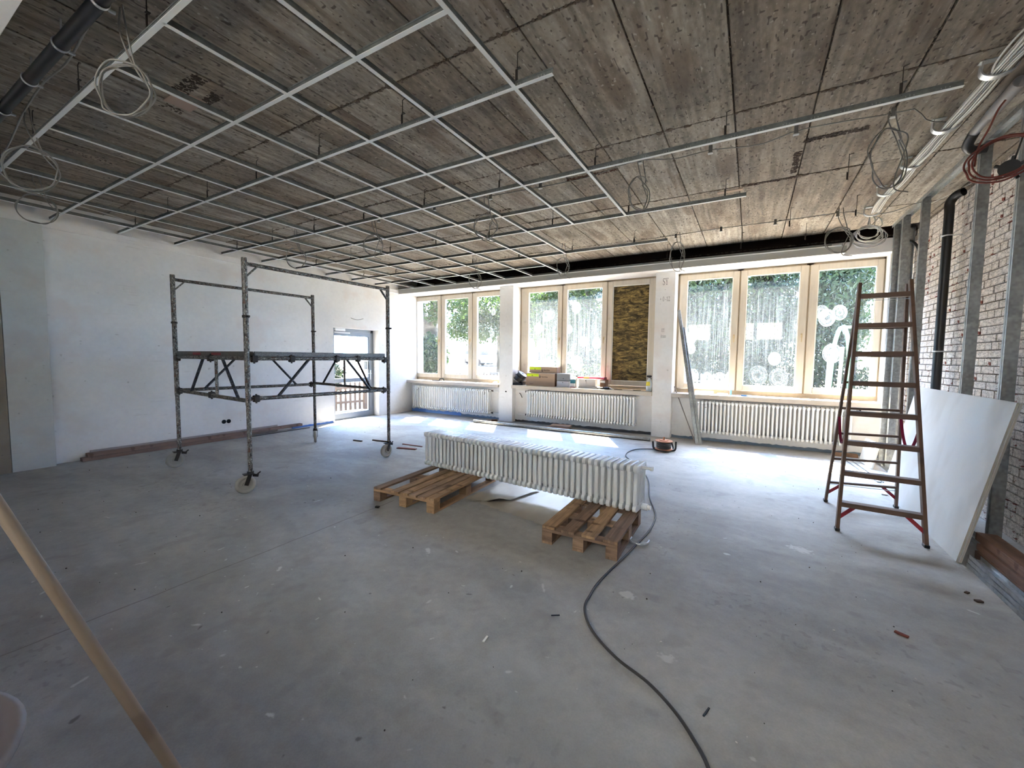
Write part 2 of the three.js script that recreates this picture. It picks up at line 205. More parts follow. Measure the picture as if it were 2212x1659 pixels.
// ceiling: raw slab with board-marked panels, joints left open between them
{
  const c = struct('ceiling', merge([bx(-8.4, 2.4, 3.47, 3.72, -7.93, FZ1), bx(-8.4, 2.4, 3.72, 3.95, ZOUT - 0.02, FZ1)]), M({ name: 'dark joint concrete', color: 0x4a4138, roughness: 1 }), 'raw board-marked concrete ceiling slab with rough joints', 'ceiling');
  uvm(c.geometry, 0.5);
  const r = rng(77), xs = [], zs = [];
  for (let x = -0.73 - 0.5365 * 14; x < 2.1; x += 0.5365) xs.push(x);
  for (let z = -3.79 - 1.575 * 3; z < 1.8; z += 1.575) zs.push(z);
  for (let i = -1; i < xs.length; i++) for (let j = 0; j < zs.length; j++) {
    const x0 = i < 0 ? -8.2 : xs[i], x1 = i + 1 < xs.length ? xs[i + 1] : 2.05, z0 = Math.max(-7.93, zs[j]), z1 = Math.min(j + 1 < zs.length ? zs[j + 1] : 1.75, 1.75);
    if (z1 - z0 < 0.1 || x1 - x0 < 0.05) continue;
    const dy = (r() - 0.5) * 0.008, gx = 0.005, g = rbx(x0 + gx, x1 - gx, YC + dy, 3.475, z0 + gx, z1 - gx, 0.004);
    uvm(g, 1); const uv = g.attributes.uv; const ou = r(), ov = r(); for (let k = 0; k < uv.count; k++) uv.setXY(k, uv.getX(k) / 2.16 + ou, uv.getY(k) / 3.2 + ov);
    part(c, 'ceiling_panel', g, mSlab[Math.floor(r() * 3)]);
  }
  // rough fins of cement squeezed out along the joints
  const fins = [], rr = rng(78);
  const crumb = (x, z, s) => { const g = new THREE.DodecahedronGeometry(s, 0); g.scale(0.7 + rr() * 0.9, 0.35 + rr() * 0.4, 0.8 + rr() * 0.9); g.rotateY(rr() * 6); fins.push(g.translate(x, YC, z)); };
  for (const z of zs) for (let x = -8; x < 2; x += 0.014 + rr() * 0.03) crumb(x, z + (rr() - 0.5) * 0.02, 0.005 + rr() * rr() * 0.02);
  for (const x of xs) for (let z = -7.9; z < 0; z += 0.03 + rr() * 0.07) crumb(x + (rr() - 0.5) * 0.012, z, 0.003 + rr() * rr() * 0.009);
  const f = part(c, 'joint_fin', merge(fins), M({ name: 'crumbly cement', color: 0x5d5247, roughness: 1 })); f.userData.kind = 'stuff';
  // chiselled-out spots: ragged dark pits with brick showing
  const pit = (cx, cz, w, d, n, seed, col, name) => { const q = rng(seed), l = []; for (let k = 0; k < n * 5; k++) { const g = new THREE.IcosahedronGeometry(0.004 + q() * q() * 0.014, 0); g.scale(1, 0.5, 1); g.rotateY(q() * 6); l.push(g.translate(cx + (q() - 0.5) * w, YC - 0.001 + q() * 0.006, cz + (q() - 0.5) * d)); } part(c, name, merge(l), M({ name: 'broken concrete', color: col, roughness: 1 })).userData.kind = 'stuff'; };
  pit(-3.62, -1.50, 0.36, 0.09, 70, 1, 0x3d332b, 'rubble_pit'); pit(-3.70, -1.66, 0.30, 0.07, 50, 2, 0x40362e, 'rubble_pit'); pit(-4.05, -1.56, 0.10, 0.14, 26, 9, 0x40362e, 'rubble_pit'); pit(-5.75, -1.52, 0.1, 0.36, 60, 3, 0x40362e, 'rubble_pit');
  pit(0.30, -5.0, 0.05, 0.5, 60, 4, 0x4b3d36, 'rubble_pit'); pit(0.1, -5.38, 0.5, 0.05, 60, 5, 0x3c2a22, 'rubble_pit'); pit(0.55, -4.55, 0.45, 0.07, 60, 6, 0x4b4038, 'rubble_pit'); pit(-1.55, -4.3, 0.55, 0.05, 50, 7, 0x4a2c20, 'rubble_pit'); pit(-3.1, -4.75, 0.6, 0.05, 40, 8, 0x46392f, 'rubble_pit');
  part(c, 'exposed_tile', rbx(-3.98, -3.72, YC - 0.006, YC + 0.02, -1.66, -1.48, 0.003), M({ name: 'pink clay', color: 0xa08c80, roughness: 0.9 }), 'pinkish clay block exposed in the slab');
  part(c, 'exposed_tile', rbx(-0.42, -0.16, YC - 0.006, YC + 0.02, -5.5, -5.43, 0.003), M({ name: 'brown clay', color: 0xa58f7c, roughness: 0.9 }));
}
// left wall with the garden door opening
{
  const T = 0.36, l = [bx(XL - T, XL, 0, 3.9, -5.9, -1.6), bx(XL - T, XL, 0, 3.9, ZOUT, -7.17), bx(XL - T, XL, 2.12, 3.9, -7.17, -5.9), bx(XL - T, XL, 0, 3.9, -1.6, -1.2), bx(XL - T, XL - 0.02, 0, 3.9, -1.2, ZF + 0.1)];
  struct('wall_left', uvm(merge(l)), mPlaster, 'long white plastered wall with the glazed garden door', 'wall');
  struct('trim_1', uvm(rbx(XL - 0.05, -7.975, 3.11, 3.205, -8.15, -1.2, 0.003)), mPlaster, 'narrow plaster band along the top of the long white wall', 'trim');
  struct('wall_pilaster', uvm(rbx(XL - 0.1, -7.86, 0, 3.108, -1.6, -1.225, 0.004)), mPilaster, 'greyish plaster pilaster at the left edge of the long white wall', 'pilaster');
  struct('wall_left_end', uvm(bx(XL - 0.1, -7.85, 0, 3.9, -1.22, ZF)), mRaw, 'raw brownish plaster wall left of the pilaster', 'wall');
}
// window wall: niches under the sills, pillars, lintel
{
  const T0 = ZOUT;
  struct('wall_back', uvm(merge([bx(XL, XR, 0, 0.80, T0, ZN), bx(XL, XR, 3.125, 3.4, T0, ZW + 0.02), bx(1.76, XR, 0.80, 3.13, T0, ZN), bx(XL - 0.3, XL - 0.12, 0.8, 3.13, T0, ZW)])), mPlaster, 'white plastered wall under and over the windows', 'wall');
  const lin = struct('wall_lintel', merge([bx(XL, XR, 3.4, 3.95, T0, -8.55)]), M({ name: 'beam darkened for shade', color: 0x2b211c, roughness: 1 }), 'raw beam in the void above the window soffit, coloured dark for shade', 'beam');  // the void is unlit; its shade is put into the beam colour
  uvm(lin.geometry);
  const pil = (n, x0, x1, lab) => struct('wall_pillar_' + n, uvm(rbx(x0, x1, 0, 3.125, T0, ZP, 0.004)), mPlaster, lab, 'pillar');
  pil(1, -5.09, -4.73, 'white plastered pillar between the first and second window'); pil(2, -1.615, -1.265, 'white plastered pillar with pencil marks between the boarded and the last window');
  // soffit box along the windows with its metal front edge
  const so = struct('ceiling_soffit', uvm(bx(XL, 1.16, 3.125, 3.145, ZW + 0.02, -7.85)), mPlaster, 'white plasterboard soffit strip above the windows', 'soffit');
  part(so, 'soffit', uvm(bx(1.16, 1.98, 3.125, 3.32, ZW + 0.02, -8.17)), mPlaster);
  part(so, 'edge_profile', bx(XL, 1.16, 3.10, 3.205, -7.85, -7.835), M({ name: 'dull grey steel', color: 0xa7a7a0, roughness: 0.55, metalness: 0.3 }), 'dull grey steel edge profile');
  part(so, 'edge_flange', bx(XL, 1.10, 3.205, 3.216, -7.86, -7.805), mTWhite);
  part(so, 'edge_upstand', bx(XL, 0.98, 3.216, 3.25, -7.85, -7.845), mGalvDark);
}
{ // wall behind the camera, with unseen windows added and sized for front fill
  const piers = [[-8.4, -3.4], [-1.4, -0.9], [1.1, 2.4]], ps = piers.map(([a, b]) => bx(a, b, 0, 3.9, ZF, ZF + 0.25));
  ps.push(bx(-8.4, 2.4, 0, REAR_SILL, ZF, ZF + 0.25), bx(-8.4, 2.4, 3.05, 3.9, ZF, ZF + 0.25));
  struct('wall_front', uvm(merge(ps)), mPlaster, 'white plastered wall with added windows behind the camera', 'wall');
  [[-3.4, -1.4], [-0.9, 1.1]].forEach(([a, b], k) => { const w = struct('window_' + (k + 4), null, null, `unseen cream window added for fill light in the wall behind the camera, ${k ? 'nearer the brick wall' : 'nearer the long white wall'}`, 'window'), z0 = ZF + 0.08, z1 = ZF + 0.16, m = (a + b) / 2; part(w, 'window_frame', uvm(merge([rbx(a, a + 0.1, REAR_SILL, 3.05, z0, z1), rbx(b - 0.1, b, REAR_SILL, 3.05, z0, z1), rbx(m - 0.06, m + 0.06, REAR_SILL, 3.05, z0, z1), rbx(a, b, REAR_SILL, REAR_SILL + 0.1, z0, z1), rbx(a, b, 2.95, 3.05, z0, z1)])), mCream); for (const [c, d] of [[a + 0.1, m - 0.06], [m + 0.06, b - 0.1]]) part(w, 'pane', new THREE.PlaneGeometry(d - c, 2.85 - REAR_SILL).translate((c + d) / 2, (REAR_SILL + 3.05) / 2, ZF + 0.12), mGlass); });
}
struct('trim_2', uvm(rbx(-8.0, 2.0, 3.20, 3.46, -0.62, 0.25, 0.003)), mPlaster, 'white plasterboard bulkhead crossing the top left corner', 'bulkhead');
// sills
{
  const sill = (n, x0, x1, lab) => struct('window_sill_' + n, uvm(rbx(x0, x1, 0.785, 0.86, ZW + 0.02, -8.12, 0.006)), M({ name: 'dusty stone sill', map: clone(plasterTex, 0.7, 0.7), color: 0xd6cdc2, roughness: 0.85 }), lab, 'window sill');
  sill(1, XL, -5.09, 'dusty stone sill littered with scraps under the first window'); sill(2, -4.73, -1.615, 'stone sill with boxes and tools under the second window'); sill(3, -1.265, 1.9, 'stone sill with paper scraps under the last window');
}
// blue foam strip left along the foot of the walls
{
  const jag = (x0, x1, z, h, seed) => { const q = rng(seed), s = new THREE.Shape(); s.moveTo(x0, 0); for (let x = x0; x < x1; x += 0.05) s.lineTo(x, h * (0.75 + q() * 0.4)); s.lineTo(x1, h * 0.8); s.lineTo(x1, 0); return new THREE.ExtrudeGeometry(s, { depth: 0.012, bevelEnabled: false }).translate(0, 0, z); };
  struct('baseboard_back_1', jag(-7.98, -6.3, -8.318, 0.085, 1), mFoam, 'bright blue foam strip along the floor under the first radiator', 'foam strip');
  struct('baseboard_back_2', jag(-6.3, -5.1, -8.318, 0.055, 2), mFoamGrey, 'dark ragged foam strip right of the bright blue one', 'foam strip');
  struct('baseboard_back_3', jag(-4.72, -1.62, -8.318, 0.05, 3), M({ name: 'dark foam', color: 0x4a4a4c, roughness: 0.9 }), 'dark ragged foam strip under the middle radiator', 'foam strip');
  struct('baseboard_back_4', jag(-1.26, 1.98, -8.318, 0.05, 4), mFoamGrey, 'grey blue foam strip under the last radiator', 'foam strip');
  struct('baseboard_left', jag(4.9, 5.85, 0, 0.035, 5).rotateY(PI / 2).translate(-7.998, 0, 0), mFoam, 'blue foam strip along the floor left of the garden door', 'foam strip');
}
// right wall of whitewashed bricks
{
  const w = struct('wall_right', uvm(bx(XR + 0.012, XR + 0.3, 0, 3.9, ZOUT, ZF)), mMortar, 'old whitewashed brick wall behind the metal studs', 'wall');
  const r = rng(9), L = 0.25, H = 0.077, geos = mBricks.map(() => [rb(0.03, 0.068, 0.238, 0.005), rb(0.03, 0.068, 0.116, 0.005)]);
  for (const gs of geos) for (const g of gs) { const p = g.attributes.position, n = g.attributes.normal, uv = g.attributes.uv; for (let i = 0; i < p.count; i++) uv.setXY(i, p.getZ(i) / 0.25 + 0.5, p.getY(i) / 0.068 + 0.5 + p.getX(i)); }
  const near = [], far = [];
  for (let row = 0; row < 44; row++) {
    let z = -8.45 - (row % 2 ? 0.06 : 0.19) + r() * 0.01, k = 0; const head = row % 2;
    while (z < -2.2) {
      const half = head || (row % 4 === 0 && k === 0), len = half ? 0.1275 : L, y = row * H + 0.04;
      const m = r(), v = y < 1.3 ? (m < 0.3 ? 4 : m < 0.5 ? 3 : Math.floor(r() * 2)) : (m < 0.05 ? 3 : m < 0.12 ? 2 : Math.floor(r() * 2));
      const b = { v, half, x: XR + 0.003 - r() * 0.007, y, z: z + len / 2, s: 1 };
      const vis = y > 1.15 && y < 3.4 && z > -8.2 && z < -3.75, d = Math.hypot(b.x, b.z);
      (vis ? near : far).push(b); b.d = d / (half ? 0.55 : 1); z += len; k++;
    }
  }
  near.sort((a, b) => a.d - b.d);
  near.slice(0, 300).forEach((b) => { const m = part(w, 'brick', geos[b.v][b.half ? 1 : 0], mBricks[b.v]); m.position.set(b.x, b.y, b.z); });
  const rest = far.concat(near.slice(300));
  [0, 1, 2, 3, 4].forEach((v) => { const l = rest.filter((b) => b.v === v); if (!l.length) return; const gs = l.map((b) => { const g = new THREE.BoxGeometry(0.03, 0.068, b.half ? 0.116 : 0.238); const p = g.attributes.position, uv = g.attributes.uv; for (let i = 0; i < p.count; i++) uv.setXY(i, p.getZ(i) / 0.25 + 0.5, p.getY(i) / 0.068 + 0.5); return g.translate(b.x, b.y, b.z); }); part(w, 'brickwork', merge(gs), mBricks[v]).userData.kind = 'stuff'; });
}

// ───────────────────────── windows ─────────────────────────
const SCALE = 1; // metres
function dirtTex(seed, circles, streak) {
  const r = rng(seed);
  return canvasTex(512, 1024, (g, w, h) => {
    g.fillStyle = '#000'; g.fillRect(0, 0, w, h);
    if (streak > 0) {
      const top = h * (0.05 + r() * 0.05);
      g.fillStyle = `rgba(255,255,255,${0.10 * streak})`; g.fillRect(w * 0.03, top, w * 0.97, h);
      for (let i = 0; i < 300; i++) { const x = r() * w, y0 = top + r() * h * 0.5, l = h * (0.1 + r() * 0.7), ww = 1 + r() * 5; const gr = g.createLinearGradient(0, y0, 0, y0 + l); gr.addColorStop(0, 'rgba(255,255,255,0)'); gr.addColorStop(0.3, `rgba(255,255,255,${(0.04 + r() * 0.2) * streak})`); gr.addColorStop(1, 'rgba(255,255,255,0)'); g.fillStyle = gr; g.fillRect(x, y0, ww, l); }
      for (let i = 0; i < 90; i++) { const x = r() * w, y = h * (0.6 + r() * 0.4), R = 10 + r() * 40; g.strokeStyle = `rgba(255,255,255,${0.1 * streak})`; g.lineWidth = 3; g.beginPath(); g.arc(x, y, R, r() * 6, r() * 6 + 2); g.stroke(); }
    }
    for (const [cx, cy, R, a] of circles) { const X = cx * w, Y = cy * h, q = R * w; g.fillStyle = `rgba(255,255,255,${0.16 * a})`; g.beginPath(); g.ellipse(X, Y, q, q * 0.95, 0.3, 0, 7); g.fill(); for (let k = 0; k < 24; k++) { g.strokeStyle = `rgba(255,255,255,${(0.12 + r() * 0.3) * a})`; g.lineWidth = 2 + r() * 6; const rr = q * (0.25 + 0.75 * r()); const s = r() * 6; g.beginPath(); g.ellipse(X + (r() - 0.5) * q * 0.2, Y + (r() - 0.5) * q * 0.2, rr, rr * (0.7 + r() * 0.3), r() * 3, s, s + 1 + r() * 4); g.stroke(); } g.strokeStyle = `rgba(255,255,255,${0.5 * a})`; g.lineWidth = 5; g.beginPath(); g.ellipse(X, Y, q, q * 0.95, 0.3, 0, 7); g.stroke(); }
  });
}
function makeWindow(n, label, x0, x1, sashes) {
  const y0 = 0.86, y1 = 3.125, w = struct('window_' + n, null, null, label, 'window');
  const jam = [rbx(x0, x1, y0, 0.93, ZW - 0.13, ZW + 0.005), rbx(x0, x1, 3.085, y1, ZW - 0.13, ZW - 0.01), rbx(x0, x0 + 0.045, y0, y1, ZW - 0.13, ZW - 0.01), rbx(x1 - 0.045, x1, y0, y1, ZW - 0.13, ZW - 0.01)];
  for (let i = 1; i < sashes.length; i++) { const c = (sashes[i - 1].g1 + sashes[i].g0) / 2; jam.push(rbx(c - 0.05, c + 0.05, y0, y1, ZW - 0.13, ZW - 0.01)); }
  part(w, 'window_frame', uvm(merge(jam)), mCreamDark);
  sashes.forEach((s, i) => {
    const L = i === 0 ? x0 + 0.035 : (sashes[i - 1].g1 + s.g0) / 2 + 0.012, R = i === sashes.length - 1 ? x1 - 0.035 : (s.g1 + sashes[i + 1].g0) / 2 - 0.012, b = 1.03, t = 2.995, by = 0.935, ty = 3.09, z0 = ZW - 0.07, z1 = ZW + 0.012;
    const sash = part(w, 'sash', uvm(merge([rbx(L, s.g0, by, ty, z0, z1, 0.006), rbx(s.g1, R, by, ty, z0, z1, 0.006), rbx(s.g0, s.g1, by, b, z0, z1, 0.006), rbx(s.g0, s.g1, t, ty, z0, z1, 0.006)])), mCream);
    const e = 0.013, q = ZW - 0.012;
    part(sash, 'glazing_bead', merge([bx(s.g0, s.g0 + e, b, t, q - 0.012, q + 0.012), bx(s.g1 - e, s.g1, b, t, q - 0.012, q + 0.012), bx(s.g0, s.g1, b, b + e, q - 0.012, q + 0.012), bx(s.g0, s.g1, t - e, t, q - 0.012, q + 0.012)]), mBead);
    if (s.wool) part(sash, 'infill_panel', uvm(bx(s.g0, s.g1, b, t, ZW - 0.06, ZW - 0.03), 0.7), mWool, 'yellow brown mineral wool panel in place of glass');
    else {
      part(sash, 'pane', new THREE.PlaneGeometry(s.g1 - s.g0, t - b).translate((s.g0 + s.g1) / 2, (b + t) / 2, ZW - 0.04), mGlass);
      if (s.dirt) { const d = dirtTex(s.dirt[0], s.dirt[1], s.dirt[2]); d.colorSpace = THREE.NoColorSpace; part(sash, 'dirt_film', new THREE.PlaneGeometry(s.g1 - s.g0, t - b).translate((s.g0 + s.g1) / 2, (b + t) / 2, ZW - 0.036), P({ name: 'dried whitening on glass', color: 0x8b9092, alphaMap: d, transparent: true, transmission: 0.5, roughness: 1, thickness: 0 }), 'streaks and round smears of dried whitening'); }
    }
    if (s.handle) { const hx = s.handle < 0 ? (L + s.g0) / 2 : (R + s.g1) / 2, hy = 1.92; part(sash, 'handle', merge([rb(0.028, 0.07, 0.012, 0.004).translate(hx, hy, z1 + 0.006), rod(V(hx, hy, z1), V(hx, hy, z1 + 0.035), 0.009), rb(0.016, 0.12, 0.014, 0.005).translate(hx, hy - 0.05, z1 + 0.04)]), M({ name: 'brass cream handle', color: 0xb9a37e, roughness: 0.4, metalness: 0.3 })); }
  });
  return w;
}
makeWindow(1, 'three-part cream window with the old tree behind it', -8.12, -5.09, [{ g0: -7.98, g1: -7.24, handle: 1, dirt: [31, [], 0.18] }, { g0: -7.0, g1: -6.24, handle: 1, dirt: [32, [], 0.15] }, { g0: -5.98, g1: -5.2, dirt: [33, [[0.6, 0.2, 0.09, 0.4], [0.55, 0.47, 0.09, 0.3]], 0.42] }]);
makeWindow(2, 'cream window whose right sash is boarded with mineral wool', -4.73, -1.615, [{ g0: -4.52, g1: -3.768, handle: 1, dirt: [41, [[0.33, 0.42, 0.13, 1], [0.47, 0.6, 0.13, 0.7], [0.2, 0.74, 0.15, 1], [0.06, 0.6, 0.13, 0.5], [0.6, 0.28, 0.14, 0.3], [0.75, 0.26, 0.13, 0.3], [0.45, 0.9, 0.2, 0.5], [0.7, 0.88, 0.18, 0.4]], 1.25] }, { g0: -3.556, g1: -2.754, handle: 1, dirt: [42, [[0.25, 0.2, 0.13, 0.9], [0.15, 0.12, 0.1, 0.5], [0.48, 0.58, 0.12, 0.6], [0.85, 0.6, 0.12, 0.5], [0.3, 0.82, 0.17, 0.7], [0.1, 0.76, 0.14, 0.6], [0.05, 0.44, 0.1, 0.6], [0.9, 0.1, 0.1, 0.5]], 1.15] }, { g0: -2.535, g1: -1.792, wool: true }]);
makeWindow(3, 'cream window behind the step ladder with the swing outside', -1.265, 1.775, [{ g0: -1.101, g1: -0.332, handle: 1, dirt: [51, [[0.12, 0.56, 0.11, 0.8], [0.13, 0.66, 0.1, 0.7], [0.2, 0.92, 0.13, 0.6], [0.52, 0.95, 0.13, 0.5], [0.8, 0.95, 0.14, 0.5]], 0.85] }, { g0: -0.111, g1: 0.671, handle: 1, dirt: [52, [[0.47, 0.5, 0.11, 1], [0.6, 0.75, 0.12, 0.9], [0.3, 0.9, 0.18, 0.3], [0.7, 0.92, 0.18, 0.3]], 0.75] }, { g0: 0.913, g1: 1.66, dirt: [53, [[0.42, 0.36, 0.13, 0.8], [0.2, 0.4, 0.15, 0.8], [0.1, 0.35, 0.12, 0.5], [0.33, 0.7, 0.17, 0.8]], 0.22] }]);

// ───────────────────────── garden door ─────────────────────────
{
  const d = struct('door_1', null, null, 'grey aluminium garden door with two glass panels and closer', 'door');
  const X0 = -8.27, X1 = -8.19, z0 = -7.17, z1 = -5.9;
  part(d, 'door_frame', merge([rbx(X0, X1, 0, 2.12, z0, z0 + 0.075), rbx(X0, X1, 0, 2.12, z1 - 0.075, z1), rbx(X0, X1, 2.05, 2.12, z0, z1), rbx(X0, X1, 0, 0.025, z0, z1)]), mAlu);
  const a = -7.09, b = -5.98, gl = -7.02, gr = -6.05;
  const leaf = part(d, 'door_leaf', merge([rbx(X0 + 0.01, X1 + 0.015, 0.03, 2.045, a, gl), rbx(X0 + 0.01, X1 + 0.015, 0.03, 2.045, gr, b), rbx(X0 + 0.01, X1 + 0.015, 0.03, 0.15, gl, gr), rbx(X0 + 0.01, X1 + 0.015, 0.866, 0.962, gl, gr), rbx(X0 + 0.01, X1 + 0.015, 1.95, 2.045, gl, gr)]), mAlu);
  part(leaf, 'pane', new THREE.PlaneGeometry(0.97, 0.716).rotateY(PI / 2).translate(-8.225, 0.508, -6.535), mGlass);
  part(leaf, 'pane', new THREE.PlaneGeometry(0.97, 0.988).rotateY(PI / 2).translate(-8.225, 1.456, -6.535), mGlass);
  part(leaf, 'gasket', merge([bx(-8.20, -8.17, 0.15, 0.866, gl, gl + 0.014), bx(-8.20, -8.17, 0.962, 1.95, gl, gl + 0.014)]), mBlackPlastic);
  const hx = X1 + 0.02, hz = -7.055, hy = 1.06;
  part(leaf, 'handle', merge([rb(0.01, 0.24, 0.035, 0.004).translate(hx, hy - 0.04, hz), rod(V(hx, hy, hz), V(hx + 0.045, hy, hz), 0.009), rod(V(hx + 0.045, hy, hz), V(hx + 0.045, hy, hz + 0.12), 0.009)]), mSilver);
  part(leaf, 'notice', bx(-8.222, -8.219, 1.16, 1.36, -7.0, -6.9), M({ name: 'white paper', color: 0xd8ddda, roughness: 0.8 }));
  part(d, 'door_closer', merge([rb(0.05, 0.06, 0.27, 0.008).translate(-8.165, 2.085, -6.19), rb(0.03, 0.028, 0.42, 0.004).translate(-8.165, 2.02, -6.25)]), M({ name: 'silver closer', color: 0xe4e6e8, roughness: 0.4 }), 'bright silver door closer');
}

// ───────────────────────── suspended ceiling grid ─────────────────────────
const MOD = 0.6735, GX = (i) => -2.724 + MOD * (i - 1), GZ = (j) => -1.024 - MOD * j;   // lines L(i) along z, rows j along x
{
  const grid = thing('ceiling_grid', 'half-finished suspended ceiling grid of white T-bars hung below the slab', 'ceiling grid');
  const webG = new Map(), flG = new Map(), key = (l) => l.toFixed(3);
  const web = (l) => { if (!webG.has(key(l))) webG.set(key(l), uvm(merge([bx(0, l, 0.002, 0.036, -0.0012, 0.0012), bx(0, l, 0.034, 0.042, -0.004, 0.004)]))); return webG.get(key(l)); };
  const flange = (l) => { if (!flG.has(key(l))) flG.set(key(l), bx(0, l, 0, 0.003, -0.0135, 0.0135)); return flG.get(key(l)); };
  const tee = (name, x, z, l, dir, holes) => { const m = part(grid, name, web(l), mGalvDark); m.position.set(x, YG, z); if (dir === 'z') m.rotation.y = PI / 2; part(m, 'flange', flange(l), mTWhite); if (holes) { const hs = []; for (let q = 0.12; q < l - 0.05; q += 0.168) for (const o of [-0.02, 0.02]) hs.push(bx(q + o - 0.003, q + o + 0.003, 0.014, 0.020, -0.002, 0.002)); for (let q = 0.12; q < l - 0.05; q += 0.168) hs.push(bx(q - 0.0015, q + 0.0015, 0.010, 0.026, -0.002, 0.002)); part(m, 'slot', merge(hs), M({ name: 'painted slot glint', color: 0x9a9c98, roughness: 0.6 })); } };  // slots drawn in a paler grey, a glint put into the colour
  const xw = -8.03;
  const ends = { 0: -0.9, 2: -1.112, 4: 1.076, 6: -0.114, 8: -1.122 };
  for (const j of [0, 2, 4, 6, 8]) tee('main_runner', xw, GZ(j), ends[j] - xw, 'x', true);
  const iMin = -6, last = { 1: 3, 3: 3, 5: 3, 7: 1, 9: 0 };                               // last line that each cross row reaches
  for (const j of [1, 3, 5, 7, 9]) { tee('cross_tee', xw, GZ(j), GX(iMin) - xw, 'x'); for (let i = iMin; i < last[j]; i++) tee('cross_tee', GX(i), GZ(j), MOD, 'x'); }
  for (let i = iMin; i <= 3; i++) {
    const stop = i >= 2 ? 6 : i === 1 ? 8 : 10;
    for (let j = 0; j < stop; j += 2) { const far = j + 2 > 9.9 ? -7.83 : GZ(j + 2), z = GZ(j); tee('cross_tee', GX(i), z, z - far, 'z'); }
  }
  // wire hangers with their spring clips
  const hang = (x, z) => part(grid, 'hanger', merge([rod(V(x, YG + 0.03, z), V(x, YC - 0.01, z), 0.0028, 5), rb(0.012, 0.075, 0.008, 0.002).translate(x - 0.008, YG + 0.075, z), rod(V(x, YC - 0.012, z), V(x + 0.03, YC - 0.002, z), 0.003, 5), rb(0.024, 0.004, 0.02, 0.001).translate(x + 0.01, YG + 0.115, z)]), mDark);
  for (let k = 0; k < 7; k++) { hang(-1.361 - k * 1.0, GZ(2)); hang(-1.3 - k * 1.03, GZ(4)); hang(-1.34 - k * 1.0, GZ(6)); hang(-1.6 - k * 1.0, GZ(8)); if (k < 5) hang(-2.9 - k * 1.1, GZ(0)); }
  hang(-0.243, GZ(4)); hang(0.786, GZ(4)); hang(-0.309, GZ(6));
}
{ // hangers that carry nothing yet
  const loose = [[0.72, -5.03, 'single wire hanger waiting right of the short runner end'], [0.36, -6.41, 'thin wire hanger with hook beyond the short runner'], [1.0, -6.3, 'wire hanger beside the coil near the cable bundle'], [0.6, -7.2, 'wire hanger close to the window void at the right'], [-0.2, -7.3, 'wire hanger over the last window soffit'], [-1.3, -7.45, 'wire hanger near the second pillar top']];
  for (const [x, z, lab] of loose) { const h = thing('ceiling_hanger', lab, 'hanger', [x, YC, z], 0, 'empty ceiling hangers'); part(h, 'wire', merge([rod(V(0, 0, 0), V(0, -0.24, 0), 0.003, 5), rod(V(0, -0.006, 0), V(0.035, 0.0, 0), 0.003, 5)]), mDark); part(h, 'clip', rb(0.014, 0.07, 0.01, 0.002).translate(-0.006, -0.2, 0), mDark); }
}

// ───────────────────────── cables above ─────────────────────────
function coil(label, x, y, z, R, turn, turns, topY, seed, drop = 0, rz = 1) {
  const c = thing('cable_coil', label, 'cable coil', [x, y, z], turn, 'lamp cable coils hanging from the ceiling'), r = rng(seed), pts = [];
  pts.push(V(0.02, topY - y, 0.01), V(0.035, (topY - y) * 0.6 + R * 0.4, 0.01), V(R * 0.55, R * 0.75, 0.005));
  for (let k = 0; k <= turns * 12; k++) { const a = 0.9 - (k / 12) * 2 * PI, q = R * (0.92 + 0.12 * r()), w = (r() - 0.5) * 0.03; pts.push(V(Math.cos(a) * q, Math.sin(a) * q * rz, w + (k / (turns * 12) - 0.5) * 0.04)); }
  if (drop) pts.push(V(R * 0.2, -R * 1.1, 0.02), V(R * 0.9, -R * 1.1 - drop, 0.03));
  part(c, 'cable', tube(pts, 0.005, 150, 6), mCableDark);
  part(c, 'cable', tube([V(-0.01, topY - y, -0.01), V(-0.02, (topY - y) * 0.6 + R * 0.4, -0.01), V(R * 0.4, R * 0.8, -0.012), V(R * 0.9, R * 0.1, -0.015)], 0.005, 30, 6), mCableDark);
  return c;
}
coil('wide grey cable coil looped over the nearest white runner', -3.14, 2.99, -0.99, 0.15, 0.55, 3, 3.44, 1);
coil('grey cable coil at the left edge under the black drain pipe', -5.08, 2.97, -0.99, 0.17, 0.9, 3, 3.44, 2);
coil('small grey cable coil against the wall band at far left', -6.66, 3.02, -1.33, 0.15, 1.2, 2, 3.42, 3);
coil('faint cable coil above the scaffold top bar', -6.15, 2.99, -3.9, 0.15, 0.6, 2, 3.42, 4);
coil('cable coil hanging in the middle of the grid left of the centre', -4.6, 3.03, -4.05, 0.14, 0.4, 2, 3.42, 5, 0.05);
coil('cable coil hanging in the grid above the second window', -2.76, 3.02, -4.1, 0.14, 0.3, 2, 3.42, 6, 0.03);
coil('narrow cable loop hanging just right of the last grid line', -0.97, 3.04, -4.0, 0.15, 1.15, 2, 3.42, 7);
coil('long cable loop hanging left of the white cable bundle', 0.85, 3.05, -4.25, 0.2, 0.8, 2, 3.40, 8, 0.02, 1.1);
coil('cable coil dangling before the soffit over the first window', -4.72, 3.0, -6.66, 0.13, 0.9, 2, 3.42, 9, 0.06, 1.3);
coil('cable coil dangling before the soffit over the boarded window', -2.8, 3.03, -6.5, 0.13, 1.0, 2, 3.42, 10, 0.05, 1.2);
coil('cable coil dangling in front of the marked pillar top', -1.03, 3.05, -6.75, 0.15, 1.0, 2, 3.42, 11, 0.04, 1.5);
coil('cable coil dangling before the soffit end over the last window', 0.9, 3.02, -6.65, 0.16, 0.35, 3, 3.42, 12, 0.03);
function ceilingCable(label, pts, mat = mCableDark, r = 0.005) { return solo('ceiling_cable', tube(pts.map((p) => V(...p)), r, 90, 5), mat, label, 'cable'); }
